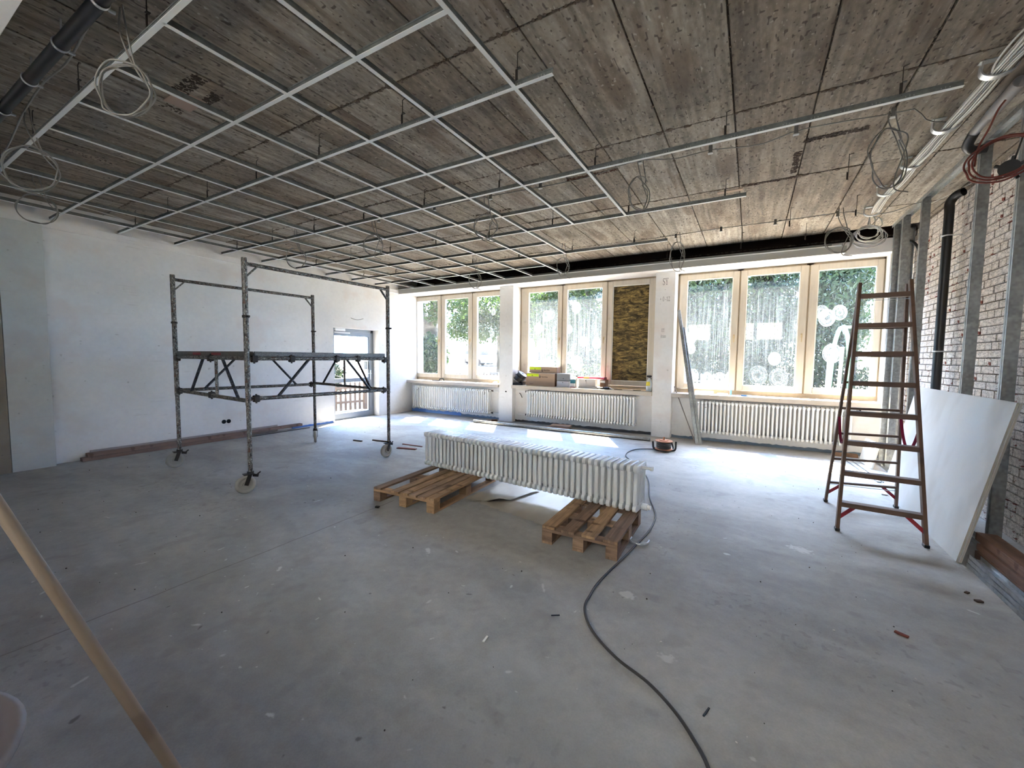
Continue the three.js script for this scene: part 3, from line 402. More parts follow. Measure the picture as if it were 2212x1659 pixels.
ceilingCable('thin cable run clipped to the slab behind the long runner', [[-7.6, 3.41, -4.15], [-6.2, 3.38, -4.2], [-4.6, 3.41, -4.15], [-2.8, 3.41, -4.2], [-1.6, 3.39, -4.22], [-1.0, 3.40, -4.13], [-0.7, 3.375, -4.2], [-0.397, 3.40, -4.24], [0.0, 3.37, -4.27], [0.246, 3.40, -4.234], [0.6, 3.375, -4.2], [0.868, 3.40, -4.297], [0.98, 3.405, -4.3], [1.12, 3.375, -4.5], [1.25, 3.38, -4.6]]);
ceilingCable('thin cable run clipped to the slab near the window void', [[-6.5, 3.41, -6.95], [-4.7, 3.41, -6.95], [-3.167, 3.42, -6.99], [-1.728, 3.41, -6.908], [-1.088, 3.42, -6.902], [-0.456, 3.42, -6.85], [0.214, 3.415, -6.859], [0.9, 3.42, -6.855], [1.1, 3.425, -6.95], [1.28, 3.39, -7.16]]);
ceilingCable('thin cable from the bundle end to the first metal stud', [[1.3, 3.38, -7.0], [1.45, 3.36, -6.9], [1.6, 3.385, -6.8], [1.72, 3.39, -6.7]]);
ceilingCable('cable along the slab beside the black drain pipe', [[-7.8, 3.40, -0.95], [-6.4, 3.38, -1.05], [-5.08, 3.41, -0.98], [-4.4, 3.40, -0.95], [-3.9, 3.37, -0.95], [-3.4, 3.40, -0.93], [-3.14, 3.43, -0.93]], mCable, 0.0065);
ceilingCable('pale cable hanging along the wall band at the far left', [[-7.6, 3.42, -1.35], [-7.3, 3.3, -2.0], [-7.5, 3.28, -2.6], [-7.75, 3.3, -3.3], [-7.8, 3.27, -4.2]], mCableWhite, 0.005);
{ // clips that hold the cable runs
  const cl = [[-1.0, -4.13], [-0.397, -4.24], [0.246, -4.234], [0.868, -4.297], [-2.1, -4.2], [-2.76, -4.2], [-3.6, -4.17], [-4.6, -4.15], [-1.728, -6.908], [-1.088, -6.902], [-0.456, -6.85], [0.214, -6.859], [0.9, -6.855], [-3.0, -6.98]];
  const names = ['over the narrow loop', 'second along the long runner', 'third along the long runner', 'over the long loop near the bundle', 'left of the last grid line', 'over the coil above the second window', 'between two grid coils', 'over the central grid coil', 'over the boarded window', 'over the marked pillar', 'first over the last window', 'second over the last window', 'over the soffit end coil', 'over the second window'];
  cl.forEach(([x, z], k) => { const c = thing('cable_clip', 'grey plastic cable clip on the slab ' + names[k], 'cable clip', [x, YC, z], 0, 'grey cable clips on the slab'); part(c, 'strap', rb(0.03, 0.07, 0.025, 0.004).translate(0, -0.033, 0), M({ name: 'grey clip', color: 0x5c5c5a, roughness: 0.6 })); part(c, 'foot', rb(0.042, 0.008, 0.035, 0.002).translate(0, -0.068, 0), M({ name: 'light clip', color: 0xb0b0ac, roughness: 0.5 })); });
}
// cable bundle in its metal hangers along the right side of the ceiling
{
  const cz = [-3.55, -3.93, -4.66, -5.37, -6.1, -6.85], clipX = [1.30, 1.285, 1.26, 1.24, 1.215, 1.24], lab = ['nearest', 'second', 'third', 'fourth', 'fifth', 'last'];
  cz.forEach((z, k) => {
    if (!k) return;
    const c = thing('cable_hanger', `bent metal cable hanger, the ${['', 'nearest', 'second', 'third', 'fourth', 'last'][k]} around the white cable bundle`, 'cable hanger', [clipX[k], YC, z], 0, 'metal hangers of the cable bundle');
    const s = new THREE.Shape(); s.moveTo(-0.075, 0); s.lineTo(-0.08, -0.07); s.quadraticCurveTo(-0.07, -0.115, 0, -0.118); s.quadraticCurveTo(0.085, -0.11, 0.095, -0.06); s.lineTo(0.088, -0.06); s.quadraticCurveTo(0.075, -0.104, 0, -0.110); s.quadraticCurveTo(-0.062, -0.108, -0.072, -0.068); s.lineTo(-0.067, 0); s.closePath();
    part(c, 'strap', new THREE.ExtrudeGeometry(s, { depth: 0.05, bevelEnabled: false, curveSegments: 8 }).translate(0, 0, -0.025), M({ name: 'bright galvanised strap', color: 0xcdd0d2, metalness: 0.85, roughness: 0.3 }));
    part(c, 'strap_foot', rb(0.09, 0.006, 0.05, 0.002).translate(-0.04, -0.004, 0), mGalv);
  });
  const bundle = thing('cable_bundle', 'bundle of white and grey cables along the right ceiling edge', 'cable bundle'), r = rng(41);
  for (let k = 0; k < 9; k++) {
    const ox = -0.035 + (k % 5) * 0.018, oy = -0.098 + Math.floor(k / 5) * 0.017, pts = [];
    for (let z = -2.2; z > -7.0; z -= 0.24) { const t = (z + 3.9) / -3, x = 1.287 + (z + 3.93) * 0.024 - ((z < -6.4) ? (z + 6.4) * 0.1 : 0); const near = Math.min(...cz.slice(1).map((q) => Math.abs(q - z))); pts.push(V(x + ox * (0.8 + near * 0.9) + (r() - 0.5) * 0.006, YC + oy - near * 0.03 * (0.5 + r()) + (r() - 0.5) * 0.004, z)); }
    part(bundle, 'cable', tube(pts, k % 3 === 2 ? 0.0055 : 0.0068, 70, 5), k % 3 === 2 ? mCable : mCableWhite);
  }
  part(bundle, 'cable', tube([V(1.27, 3.33, -3.95), V(1.245, 3.36, -3.85), V(1.27, 3.40, -3.6), V(1.36, 3.42, -3.4), V(1.5, 3.4, -3.25)], 0.0065, 40, 6), mCableWhite, 'pale cable arching away from the bundle');
  const end = thing('cable_coil', 'tangle of white cables at the end of the bundle above the window void', 'cable coil', [1.25, 3.2, -7.0], 0.2, 'lamp cable coils hanging from the ceiling'), q = rng(43);
  for (let k = 0; k < 4; k++) { const pts = [V(0, 0.15, 0)]; const R = 0.1 + k * 0.02; for (let a = 0; a <= 26; a++) { const t = PI / 2 - a / 12 * 2 * PI; pts.push(V(Math.cos(t) * R * 1.15 + (q() - 0.5) * 0.02, Math.sin(t) * R * 0.8 - 0.03 - k * 0.025, (q() - 0.5) * 0.07)); } part(end, 'cable', tube(pts, 0.006, 90, 5), k < 2 ? mCableWhite : mCable); }
  part(end, 'cable', tube([V(0.02, 0.16, 0), V(0.1, 0.12, 0.03), V(0.12, 0.03, 0.03), V(0.06, 0.02, 0.02), V(0.05, 0.12, 0.02), V(0.03, 0.17, 0)], 0.007, 40, 6), mCableWhite);
}
// ───────────────────────── drain pipes ─────────────────────────
{
  const p = thing('drain_pipe', 'thick black drain pipe under the slab in the top left corner', 'pipe', [0, 0, 0]);
  part(p, 'pipe', rod(V(-8.0, 3.27, -0.80), V(-2.0, 3.30, -0.86), 0.034, 20), mBlackPipe);
  for (const x of [-2.95, -3.56, -4.18, -4.85, -6.2]) { const c = part(p, 'clamp', new THREE.TorusGeometry(0.037, 0.005, 6, 20).rotateY(PI / 2).scale(2.2, 1, 1).translate(x, 3.294 + (x + 3) * 0.005, -0.85 + (x + 3) * -0.01), M({ name: 'bright clamp', color: 0xd0d2d4, metalness: 0.8, roughness: 0.3 }), 'bright metal pipe clamp'); part(c, 'bolt', rb(0.016, 0.016, 0.03, 0.004).translate(x, 3.27, -0.895 + (x + 3) * -0.01), mSilver); part(c, 'rod', rod(V(x, 3.32, -0.85), V(x, 3.438, -0.85), 0.005, 6), mSilver); }
  const b = thing('riser_pipe', 'tall black soil pipe standing before the brick wall between two studs', 'pipe', [0, 0, 0]);
  part(b, 'pipe', merge([rod(V(1.86, 0, -6.55), V(1.86, 3.22, -6.55), 0.043, 16), tube([V(1.86, 3.2, -6.55), V(1.86, 3.28, -6.55), V(1.88, 3.33, -6.52), V(1.90, 3.35, -6.48), V(1.93, 3.355, -6.44)], 0.044, 20, 14)]), mBlackPipe);
  for (const y of [1.62, 2.92, 0.4]) part(b, 'clamp', merge([new THREE.TorusGeometry(0.046, 0.005, 6, 18).rotateX(PI / 2).scale(1, 1.6, 1).translate(1.86, y, -6.55), rod(V(1.9, y, -6.55), V(1.985, y, -6.55), 0.005, 6)]), mSilver, 'thin metal pipe clamp');
  const e = thing('drain_elbow', 'black drain bend with a grey plastic pipe at the top right edge', 'pipe', [0, 0, 0]);
  part(e, 'bend', tube([V(1.50, 3.37, -4.9), V(1.50, 3.31, -5.0), V(1.55, 3.285, -5.05), V(1.63, 3.285, -5.045)], 0.036, 30, 12), mBlackPipe);
  part(e, 'pipe', rod(V(1.50, 3.375, -4.92), V(1.49, 3.39, -4.2), 0.032, 14), M({ name: 'grey plastic pipe', color: 0x77777a, roughness: 0.5 }), 'grey plastic pipe');
  part(e, 'collar', rod(V(1.50, 3.38, -4.62), V(1.49, 3.39, -4.2), 0.038, 14), M({ name: 'darker grey sleeve', color: 0x8a8685, roughness: 0.6 }));
}
{ // red hose coil at the top right
  const h = thing('hose_coil', 'coil of thin oxide red hose hanging at the top right edge', 'hose', [1.46, 2.94, -4.28], -0.5), r = rng(3);
  for (let k = 0; k < 3; k++) { const pts = []; for (let a = 0; a < 22; a++) { const t = a / 22 * 2 * PI, R = 0.135 + k * 0.012; pts.push(V(Math.cos(t) * R * 1.1 + (r() - 0.5) * 0.012, Math.sin(t) * R * 0.95 - k * 0.012, (k - 1) * 0.02 + (r() - 0.5) * 0.012)); } part(h, 'hose', tube(pts, 0.0065, 70, 6, true), mHose); }
  part(h, 'hose', tube([V(-0.13, -0.02, 0), V(-0.12, 0.1, 0.0), V(-0.07, 0.22, 0.01), V(-0.03, 0.33, 0.02), V(0, 0.37, 0.03)], 0.006, 30, 6), mHose);
  const b = part(h, 'junction_box', new THREE.CylinderGeometry(0.055, 0.045, 0.06, 18).rotateX(PI / 2).translate(0.03, -0.08, -0.07), mBlackPlastic, 'black round junction box');
  const stubs = []; for (const a of [0.4, 1.4, 2.6, 3.8, 5.2]) stubs.push(rod(V(0.03 + Math.cos(a) * 0.05, -0.08 + Math.sin(a) * 0.05, -0.07), V(0.03 + Math.cos(a) * 0.085, -0.08 + Math.sin(a) * 0.085, -0.07), 0.012, 8)); part(b, 'gland', merge(stubs), mBlackPlastic);
  part(h, 'rod', rod(V(0.03, -0.08, -0.1), V(0.12, 0.38, -0.1), 0.005, 6), mDark);
}
// ───────────────────────── metal stud frame before the brick wall ─────────────────────────
{
  const f = thing('stud_frame', 'galvanised metal stud frame standing in front of the brick wall', 'stud frame');
  const track = (y, up) => merge([bx(1.665, 1.74, y, y + 0.0012, -7.9, 0.2), bx(1.665, 1.6665, up ? y - 0.04 : y, up ? y : y + 0.04, -7.9, 0.2), bx(1.7385, 1.74, up ? y - 0.04 : y, up ? y : y + 0.04, -7.9, 0.2)]);
  part(f, 'ceiling_track', uvm(track(YC - 0.004, true)), mGalv); part(f, 'floor_track', uvm(track(0.001, false)), mGalv);
  const stud = (x, z, y1, flip = 1, w = 0.075) => part(f, 'stud', uvm(merge([bx(x, x + 0.0015, 0.002, y1, z - 0.024, z + 0.024), bx(x + w - 0.0015, x + w, 0.002, y1, z - 0.024, z + 0.024), bx(x, x + w, 0.002, y1, z + flip * 0.024 - 0.0008, z + flip * 0.024 + 0.0008), bx(x, x + 0.008, 0.002, y1, z - flip * 0.024 - 0.0008, z - flip * 0.024 + 0.0008), bx(x + w - 0.008, x + w, 0.002, y1, z - flip * 0.024 - 0.0008, z - flip * 0.024 + 0.0008), bx(x - 0.002, x, 0.002, y1, z - 0.004, z - 0.001), bx(x - 0.002, x, 0.002, y1, z + 0.003, z + 0.006)])), mGalv);
  stud(1.668, -4.62, 3.43); stud(1.668, -5.30, 3.43); stud(1.668, -6.72, 3.43); stud(1.668, -7.42, 3.43); stud(1.668, -7.80, 3.43, -1); stud(1.885, -8.10, 3.43, -1); stud(1.668, -3.95, 3.43); stud(1.668, -3.3, 3.43);
  ceilingCable('pale loose cable sagging from the slab to the brick wall', [[1.72, 3.36, -6.9], [1.8, 3.38, -6.75], [1.9, 3.4, -6.55], [1.97, 3.42, -6.4]], mCableWhite, 0.004);
  const hose = solo('flexible_duct', tube([V(1.78, 3.2, -7.95), V(1.84, 3.19, -7.85), V(1.9, 3.1, -7.75), V(1.93, 2.9, -7.65), V(1.93, 2.7, -7.6), V(1.91, 2.4, -7.58), V(1.9, 1.2, -7.58), V(1.9, 0.5, -7.6)], 0.018, 50, 8), mBlackPlastic, 'black flexible conduit bending down the brick corner behind the ladder', 'conduit');
  solo('wall_wire', tube([V(1.965, 3.3, -6.98), V(1.97, 3.1, -6.9), V(1.965, 2.2, -6.92), V(1.97, 1.0, -6.95)], 0.004, 40, 5), M({ name: 'brownish wire', color: 0x7a6a5c, roughness: 0.7 }), 'thin brown wire running down the brick wall', 'wire');
}
// ───────────────────────── scaffold tower ─────────────────────────
{
  const s = thing('scaffold_tower', 'paint-splashed rolling scaffold tower in front of the long white wall', 'scaffold');
  const R = 0.025, pos = [[-6.48, -2.43], [-4.635, -2.365], [-6.455, -4.37], [-4.61, -4.31]], nm = ['left near', 'right near', 'left far', 'right far'];
  const at = (k, y) => V(pos[k][0], y, pos[k][1]);
  const castA = [4.55, 4.45, -0.59, 4.7];
  pos.forEach((p, k) => {
    const po = part(s, 'post', merge([rod(at(k, 0.2), at(k, 0.95), R - 0.002, 14), rod(at(k, 0.95), at(k, 2.51), R + 0.0015, 14)]), mPole);
    part(po, 'collar', merge([rod(at(k, 1.885), at(k, 1.91), R + 0.009, 14), rb(0.07, 0.02, 0.02, 0.004).translate(p[0] + 0.035, 1.898, p[1])]), mDark);
    const c = new THREE.Group(); c.name = 'castor'; c.position.set(p[0], 0, p[1]); c.rotation.y = castA[k]; s.add(c);
    part(c, 'wheel', merge([new THREE.TorusGeometry(0.078, 0.022, 8, 28).translate(0.05, 0.1, 0), new THREE.CylinderGeometry(0.075, 0.075, 0.026, 24).rotateX(PI / 2).translate(0.05, 0.1, 0), new THREE.CylinderGeometry(0.03, 0.03, 0.05, 16).rotateX(PI / 2).translate(0.05, 0.1, 0)]), mRubber, 'pale grey castor wheel');
    part(c, 'fork', merge([rb(0.1, 0.01, 0.075, 0.003).translate(0.02, 0.208, 0), bar(V(0.01, 0.21, 0.034), V(0.05, 0.095, 0.034), 0.04, 0.006), bar(V(0.01, 0.21, -0.034), V(0.05, 0.095, -0.034), 0.04, 0.006), rod(V(0, 0.2, 0), V(0, 0.235, 0), 0.033, 12)]), mDark);
    part(c, 'brake_lever', merge([bar(V(-0.02, 0.19, 0), V(-0.075, 0.175, 0), 0.03, 0.008), bar(V(-0.06, 0.18, 0.02), V(-0.1, 0.21, 0.02), 0.015, 0.006)]), mDark);
  });
  const tubeP = (name, a, b, r = R - 0.003, m = mPole) => part(s, name, rod(a, b, r, 10), m);
  for (const [a, b] of [[0, 2], [1, 3]]) {                     // the two end frames
    tubeP('top_bar', at(a, 2.45), at(b, 2.46), 0.021); tubeP('cross_bar', at(a, 1.02), at(b, 1.0)); tubeP('cross_bar', at(a, 1.455), at(b, 1.455));
    for (const [u, v] of [[a, b], [b, a]]) { const q = at(u, 2.30), d = at(v, 2.45).sub(at(u, 2.45)).normalize(); part(s, 'gusset', bar(q, at(u, 2.44).addScaledVector(d, 0.13), 0.012, 0.035, V(1, 0, 0)), mPole); }
  }
  for (const [a, b] of [[0, 1], [2, 3]]) { tubeP('cross_bar', at(a, 1.02), at(b, 1.0)); tubeP('cross_bar', at(a, 1.455), at(b, 1.455)); }
  const B = (a, b) => part(s, 'brace', rod(V(...a), V(...b), 0.0165, 10), mBrace);
  B([-6.03, 1.03, -2.41], [-5.70, 1.445, -2.41]); B([-5.20, 1.445, -2.39], [-4.87, 1.02, -2.38]);
  B([-6.21, 1.02, -4.36], [-5.82, 1.445, -4.35]); B([-5.32, 1.445, -4.33], [-5.0, 1.0, -4.32]);
  B([-6.47, 1.02, -2.74], [-6.47, 1.445, -3.15]); B([-6.46, 1.445, -3.65], [-6.455, 1.0, -4.06]); B([-4.63, 1.02, -2.68], [-4.63, 1.445, -3.07]); B([-4.62, 1.445, -3.60], [-4.615, 1.0, -4.0]);
  tubeP('upright', V(-5.37, 1.02, -2.4), V(-5.37, 1.455, -2.4), 0.017); tubeP('upright', V(-5.625, 1.01, -4.34), V(-5.625, 1.455, -4.34), 0.017);
  // deck: three planked panels lying on the upper frame
  for (let k = 0; k < 3; k++) { const x0 = -6.42 + k * 0.585, d = part(s, 'deck_panel', rbx(x0, x0 + 0.575, 1.472, 1.512, -4.28, -2.45, 0.004), M({ name: 'worn deck plywood', map: clone(timberTex, 0.6, 0.6), color: 0x8d8378, roughness: 0.8 })); part(d, 'edge_rail', merge([rbx(x0, x0 + 0.575, 1.475, 1.53, -2.452, -2.42, 0.003), rbx(x0, x0 + 0.575, 1.475, 1.53, -4.31, -4.28, 0.003)]), mPole); }
  part(s, 'deck_side_rail', merge([rbx(-4.665, -4.635, 1.47, 1.53, -4.25, -2.45, 0.003)]), mPole); part(s, 'deck_side_rail', merge([rbx(-6.45, -6.42, 1.47, 1.53, -4.25, -2.45, 0.003)]), mPole);
  for (const [x0, x1] of [[-5.98, -5.78], [-5.52, -5.30]]) part(s, 'sticker', bx(x0, x1, 1.485, 1.515, -2.42, -2.4185), M({ name: 'faded red tape', color: 0x8a4446, roughness: 0.7 }), 'faded red tape');
  const clamp = (x, y, z) => part(s, 'coupler', merge([rb(0.06, 0.075, 0.06, 0.012).translate(x, y, z), rod(V(x, y - 0.05, z), V(x, y + 0.05, z), 0.01, 8)]), mDark);
  clamp(-6.42, 1.44, -2.425); clamp(-6.40, 1.015, -2.425); clamp(-5.5, 1.015, -2.40); clamp(-5.5, 1.45, -2.40); clamp(-4.62, 1.45, -2.43); clamp(-4.62, 1.02, -2.44); clamp(-4.625, 1.45, -2.85); clamp(-4.62, 1.45, -3.45); clamp(-4.62, 1.45, -3.78); clamp(-4.615, 1.44, -4.24); clamp(-4.615, 1.0, -4.22); clamp(-6.45, 1.0, -4.31);
}
// ───────────────────────── column radiators ─────────────────────────
function sectionGeo(h, cols, pitch, dcol, wide = 1.25) {
  const l = [], r = 0.0125, hw = 0.019, D = dcol * (cols - 1);
  for (let k = 0; k < cols; k++) l.push(new THREE.CylinderGeometry(r, r, h - 0.06, 10, 1, true).scale(wide, 1, 1).translate(0, h / 2, -k * dcol));
  for (const y of [0.034, h - 0.034]) {
    const s = new THREE.Shape(), a = 0.026; s.absarc(0, 0, a, PI / 2, 3 * PI / 2, false); s.lineTo(D, -a); s.absarc(D, 0, a, -PI / 2, PI / 2, false); s.closePath();
    l.push(new THREE.ExtrudeGeometry(s, { depth: hw * 1.3, bevelEnabled: true, bevelSize: 0.006, bevelThickness: 0.006, bevelSegments: 2, curveSegments: 6 }).translate(0, 0, -hw * 0.65).rotateY(PI / 2).translate(0, y, 0));
    l.push(new THREE.CylinderGeometry(0.015, 0.015, pitch, 10, 1, true).rotateZ(PI / 2).translate(pitch / 2, y, -D / 2));
  }
  return merge(l);
}
const secWall = sectionGeo(0.6, 3, 0.061, 0.05), secFloor = sectionGeo(0.42, 5, 0.061, 0.05, 1.75);
function radiator(label, x, y, z, turn, n, geo, h, pitch, D, group) {
  const t = thing('column_radiator', label, 'radiator', [x, y, z], turn, group);
  for (let k = 0; k < n; k++) { const m = part(t, 'section', geo, mWhiteEnamel); m.position.x = k * pitch; }
  return t;
}
{
  const wallFit = (t, L, side) => { // valve stubs and the pipes into the wall
    const x = side < 0 ? -0.02 : L, sx = side;
    for (const y of [0.565, 0.035]) { part(t, 'valve', merge([rod(V(x, y, -0.05), V(x + sx * 0.05, y, -0.05), 0.013, 10), rod(V(x + sx * 0.05, y - 0.02, -0.05), V(x + sx * 0.05, y + 0.02, -0.05), 0.012, 10)]), mDark, 'dark valve fitting'); part(t, 'feed_pipe', rod(V(x + sx * 0.05, y, -0.05), V(x + sx * (side < 0 ? 0.28 : 0.24), y, -0.05), 0.009, 8), mWhiteEnamel); }
    for (const q of [0.12, L - 0.16]) part(t, 'bracket', merge([rb(0.02, 0.06, 0.02, 0.003).translate(q, 0.52, -0.02), rb(0.03, 0.012, 0.03, 0.003).translate(q, 0.48, 0.0)]), M({ name: 'grey bracket', color: 0x8d9092, roughness: 0.5 }));
  };
  const n1 = 40, n2 = 40, n3 = 37, pt = 0.0608;
  wallFit(radiator('white column radiator under the first window, over the blue foam strip', -7.78, 0.125, -8.18, 0, n1, secWall, 0.6, pt, 0.1, 'column radiators under the windows'), n1 * pt, 1);
  wallFit(radiator('white column radiator under the window with the boarded sash', -4.335, 0.155, -8.18, 0, n2, secWall, 0.6, pt, 0.1, 'column radiators under the windows'), n2 * pt, -1);
  wallFit(radiator('white column radiator under the last window behind the ladder', -0.79, 0.15, -8.18, 0, n3, secWall, 0.6, pt, 0.1, 'column radiators under the windows'), n3 * pt, 1);
  const a = V(-3.45, 0.146, -3.845), b = V(-0.765, 0.146, -3.60), L = a.distanceTo(b), n = Math.round(L / 0.061);
  const t = radiator('long loose white column radiator resting across two pallets', a.x, a.y, a.z, Math.atan2(-(b.z - a.z), b.x - a.x), n, secFloor, 0.42, L / n, 0.2);
  part(t, 'plug', merge([rod(V(L - 0.03, 0.386, -0.1), V(L + 0.03, 0.386, -0.1), 0.012, 10), rod(V(L + 0.03, 0.386, -0.1), V(L + 0.055, 0.386, -0.1), 0.02, 12)]), mWhiteEnamel);
  part(t, 'valve', merge([rod(V(L - 0.03, 0.034, -0.1), V(L + 0.02, 0.034, -0.1), 0.03, 14), rod(V(L + 0.02, 0.034, -0.1), V(L + 0.045, 0.034, -0.1), 0.02, 14)]), mWhiteEnamel);
  part(t, 'plug', rod(V(-0.045, 0.036, -0.1), V(-0.02, 0.036, -0.1), 0.015, 10), M({ name: 'yellow plug', color: 0xb79a52, roughness: 0.5 }), 'small yellow plug');
}
// ───────────────────────── pallets ─────────────────────────
function pallet(label, x, z, turn, W, D, boards, seed) {
  const t = thing('wooden_pallet', label, 'pallet', [x, 0, z], turn), r = rng(seed), pick = () => mPal[Math.floor(r() * 3)];
  const plank = (name, x0, x1, y0, y1, z0, z1, al) => part(t, name, uvm(rbx(x0, x1, y0, y1, z0, z1, 0.003), 1.3, r(), r(), al), pick());
  for (const bxs of [0, W / 2 - 0.045, W - 0.09]) { plank('runner', bxs, bxs + 0.09, 0, 0.02, -D, 0, 'z'); for (const z0 of [0, -D / 2 + 0.05, -D + 0.1]) plank('block', bxs, bxs + 0.09, 0.02, 0.10, z0 - 0.1, z0, 'x'); }
  for (const z0 of [0, -D / 2 + 0.05, -D + 0.1]) plank('stringer', 0, W, 0.10, 0.122, z0 - 0.1, z0, 'x');
  for (const [b0, b1] of boards) plank('deck_board', b0 + (r() - 0.5) * 0.004, b1, 0.122, 0.144, -D, 0 + (r() - 0.5) * 0.008, 'z');
  return t;
}
pallet('brown wooden pallet under the left end of the loose radiator', -3.325, -2.895, 0.05, 0.78, 1.2, [[0, 0.1], [0.235, 0.335], [0.36, 0.455], [0.475, 0.565], [0.585, 0.675], [0.69, 0.78]], 3);
pallet('small open-boarded pallet under the right end of the loose radiator', -1.405, -2.93, 0.015, 0.615, 0.8, [[0, 0.11], [0.17, 0.275], [0.335, 0.44], [0.5, 0.615]], 8);
{ // torn cardboard lying between the pallets
  const sheet = (name, label, pts, y, seed, curl) => {
    const s = new THREE.Shape(pts.map(([x, z]) => new THREE.Vector2(x, -z))), q = new THREE.ShapeGeometry(s); 
    const bb = { x0: Math.min(...pts.map((p) => p[0])), x1: Math.max(...pts.map((p) => p[0])), z0: Math.min(...pts.map((p) => p[1])), z1: Math.max(...pts.map((p) => p[1])) };
    const N = 40, pos = [], uv = [], idx = []; const inside = (x, z) => { let c = false; for (let i = 0, j = pts.length - 1; i < pts.length; j = i++) if ((pts[i][1] > z) !== (pts[j][1] > z) && x < (pts[j][0] - pts[i][0]) * (z - pts[i][1]) / (pts[j][1] - pts[i][1]) + pts[i][0]) c = !c; return c; };
    const H = (x, z) => y + 0.012 * fbm((x - bb.x0) / 2, (z - bb.z0) / 2, 5, 5, 3, seed) + curl(x, z);
    for (let j = 0; j <= N; j++) for (let i = 0; i <= N; i++) { const x = bb.x0 + (bb.x1 - bb.x0) * i / N, z = bb.z0 + (bb.z1 - bb.z0) * j / N; pos.push(x, H(x, z), z); uv.push(x, z); }
    for (let j = 0; j < N; j++) for (let i = 0; i < N; i++) { const cx = bb.x0 + (bb.x1 - bb.x0) * (i + 0.5) / N, cz = bb.z0 + (bb.z1 - bb.z0) * (j + 0.5) / N; if (!inside(cx, cz)) continue; const a = j * (N + 1) + i; idx.push(a, a + N + 1, a + 1, a + 1, a + N + 1, a + N + 2); }
    const top = new THREE.BufferGeometry(); top.setAttribute('position', new THREE.Float32BufferAttribute(pos, 3)); top.setAttribute('uv', new THREE.Float32BufferAttribute(uv, 2)); top.setIndex(idx); top.computeVertexNormals();
    return solo(name, top, mSheet, label, 'cardboard');
  };
  sheet('cardboard_sheet', 'crumpled greyish cardboard sheet lying on the floor between the two pallets', [[-2.48, -3.42], [-1.43, -3.20], [-1.43, -4.35], [-2.45, -4.35]], 0.003, 11, () => 0);
  sheet('cardboard_sheet', 'upper torn cardboard flap with lifted corner beside the left pallet', [[-2.52, -3.40], [-2.12, -3.48], [-1.98, -4.05], [-2.46, -4.20]], 0.016, 12, (x, z) => 0.05 * sm(-3.62, -3.45, z) * sm(-2.3, -2.12, x));
}
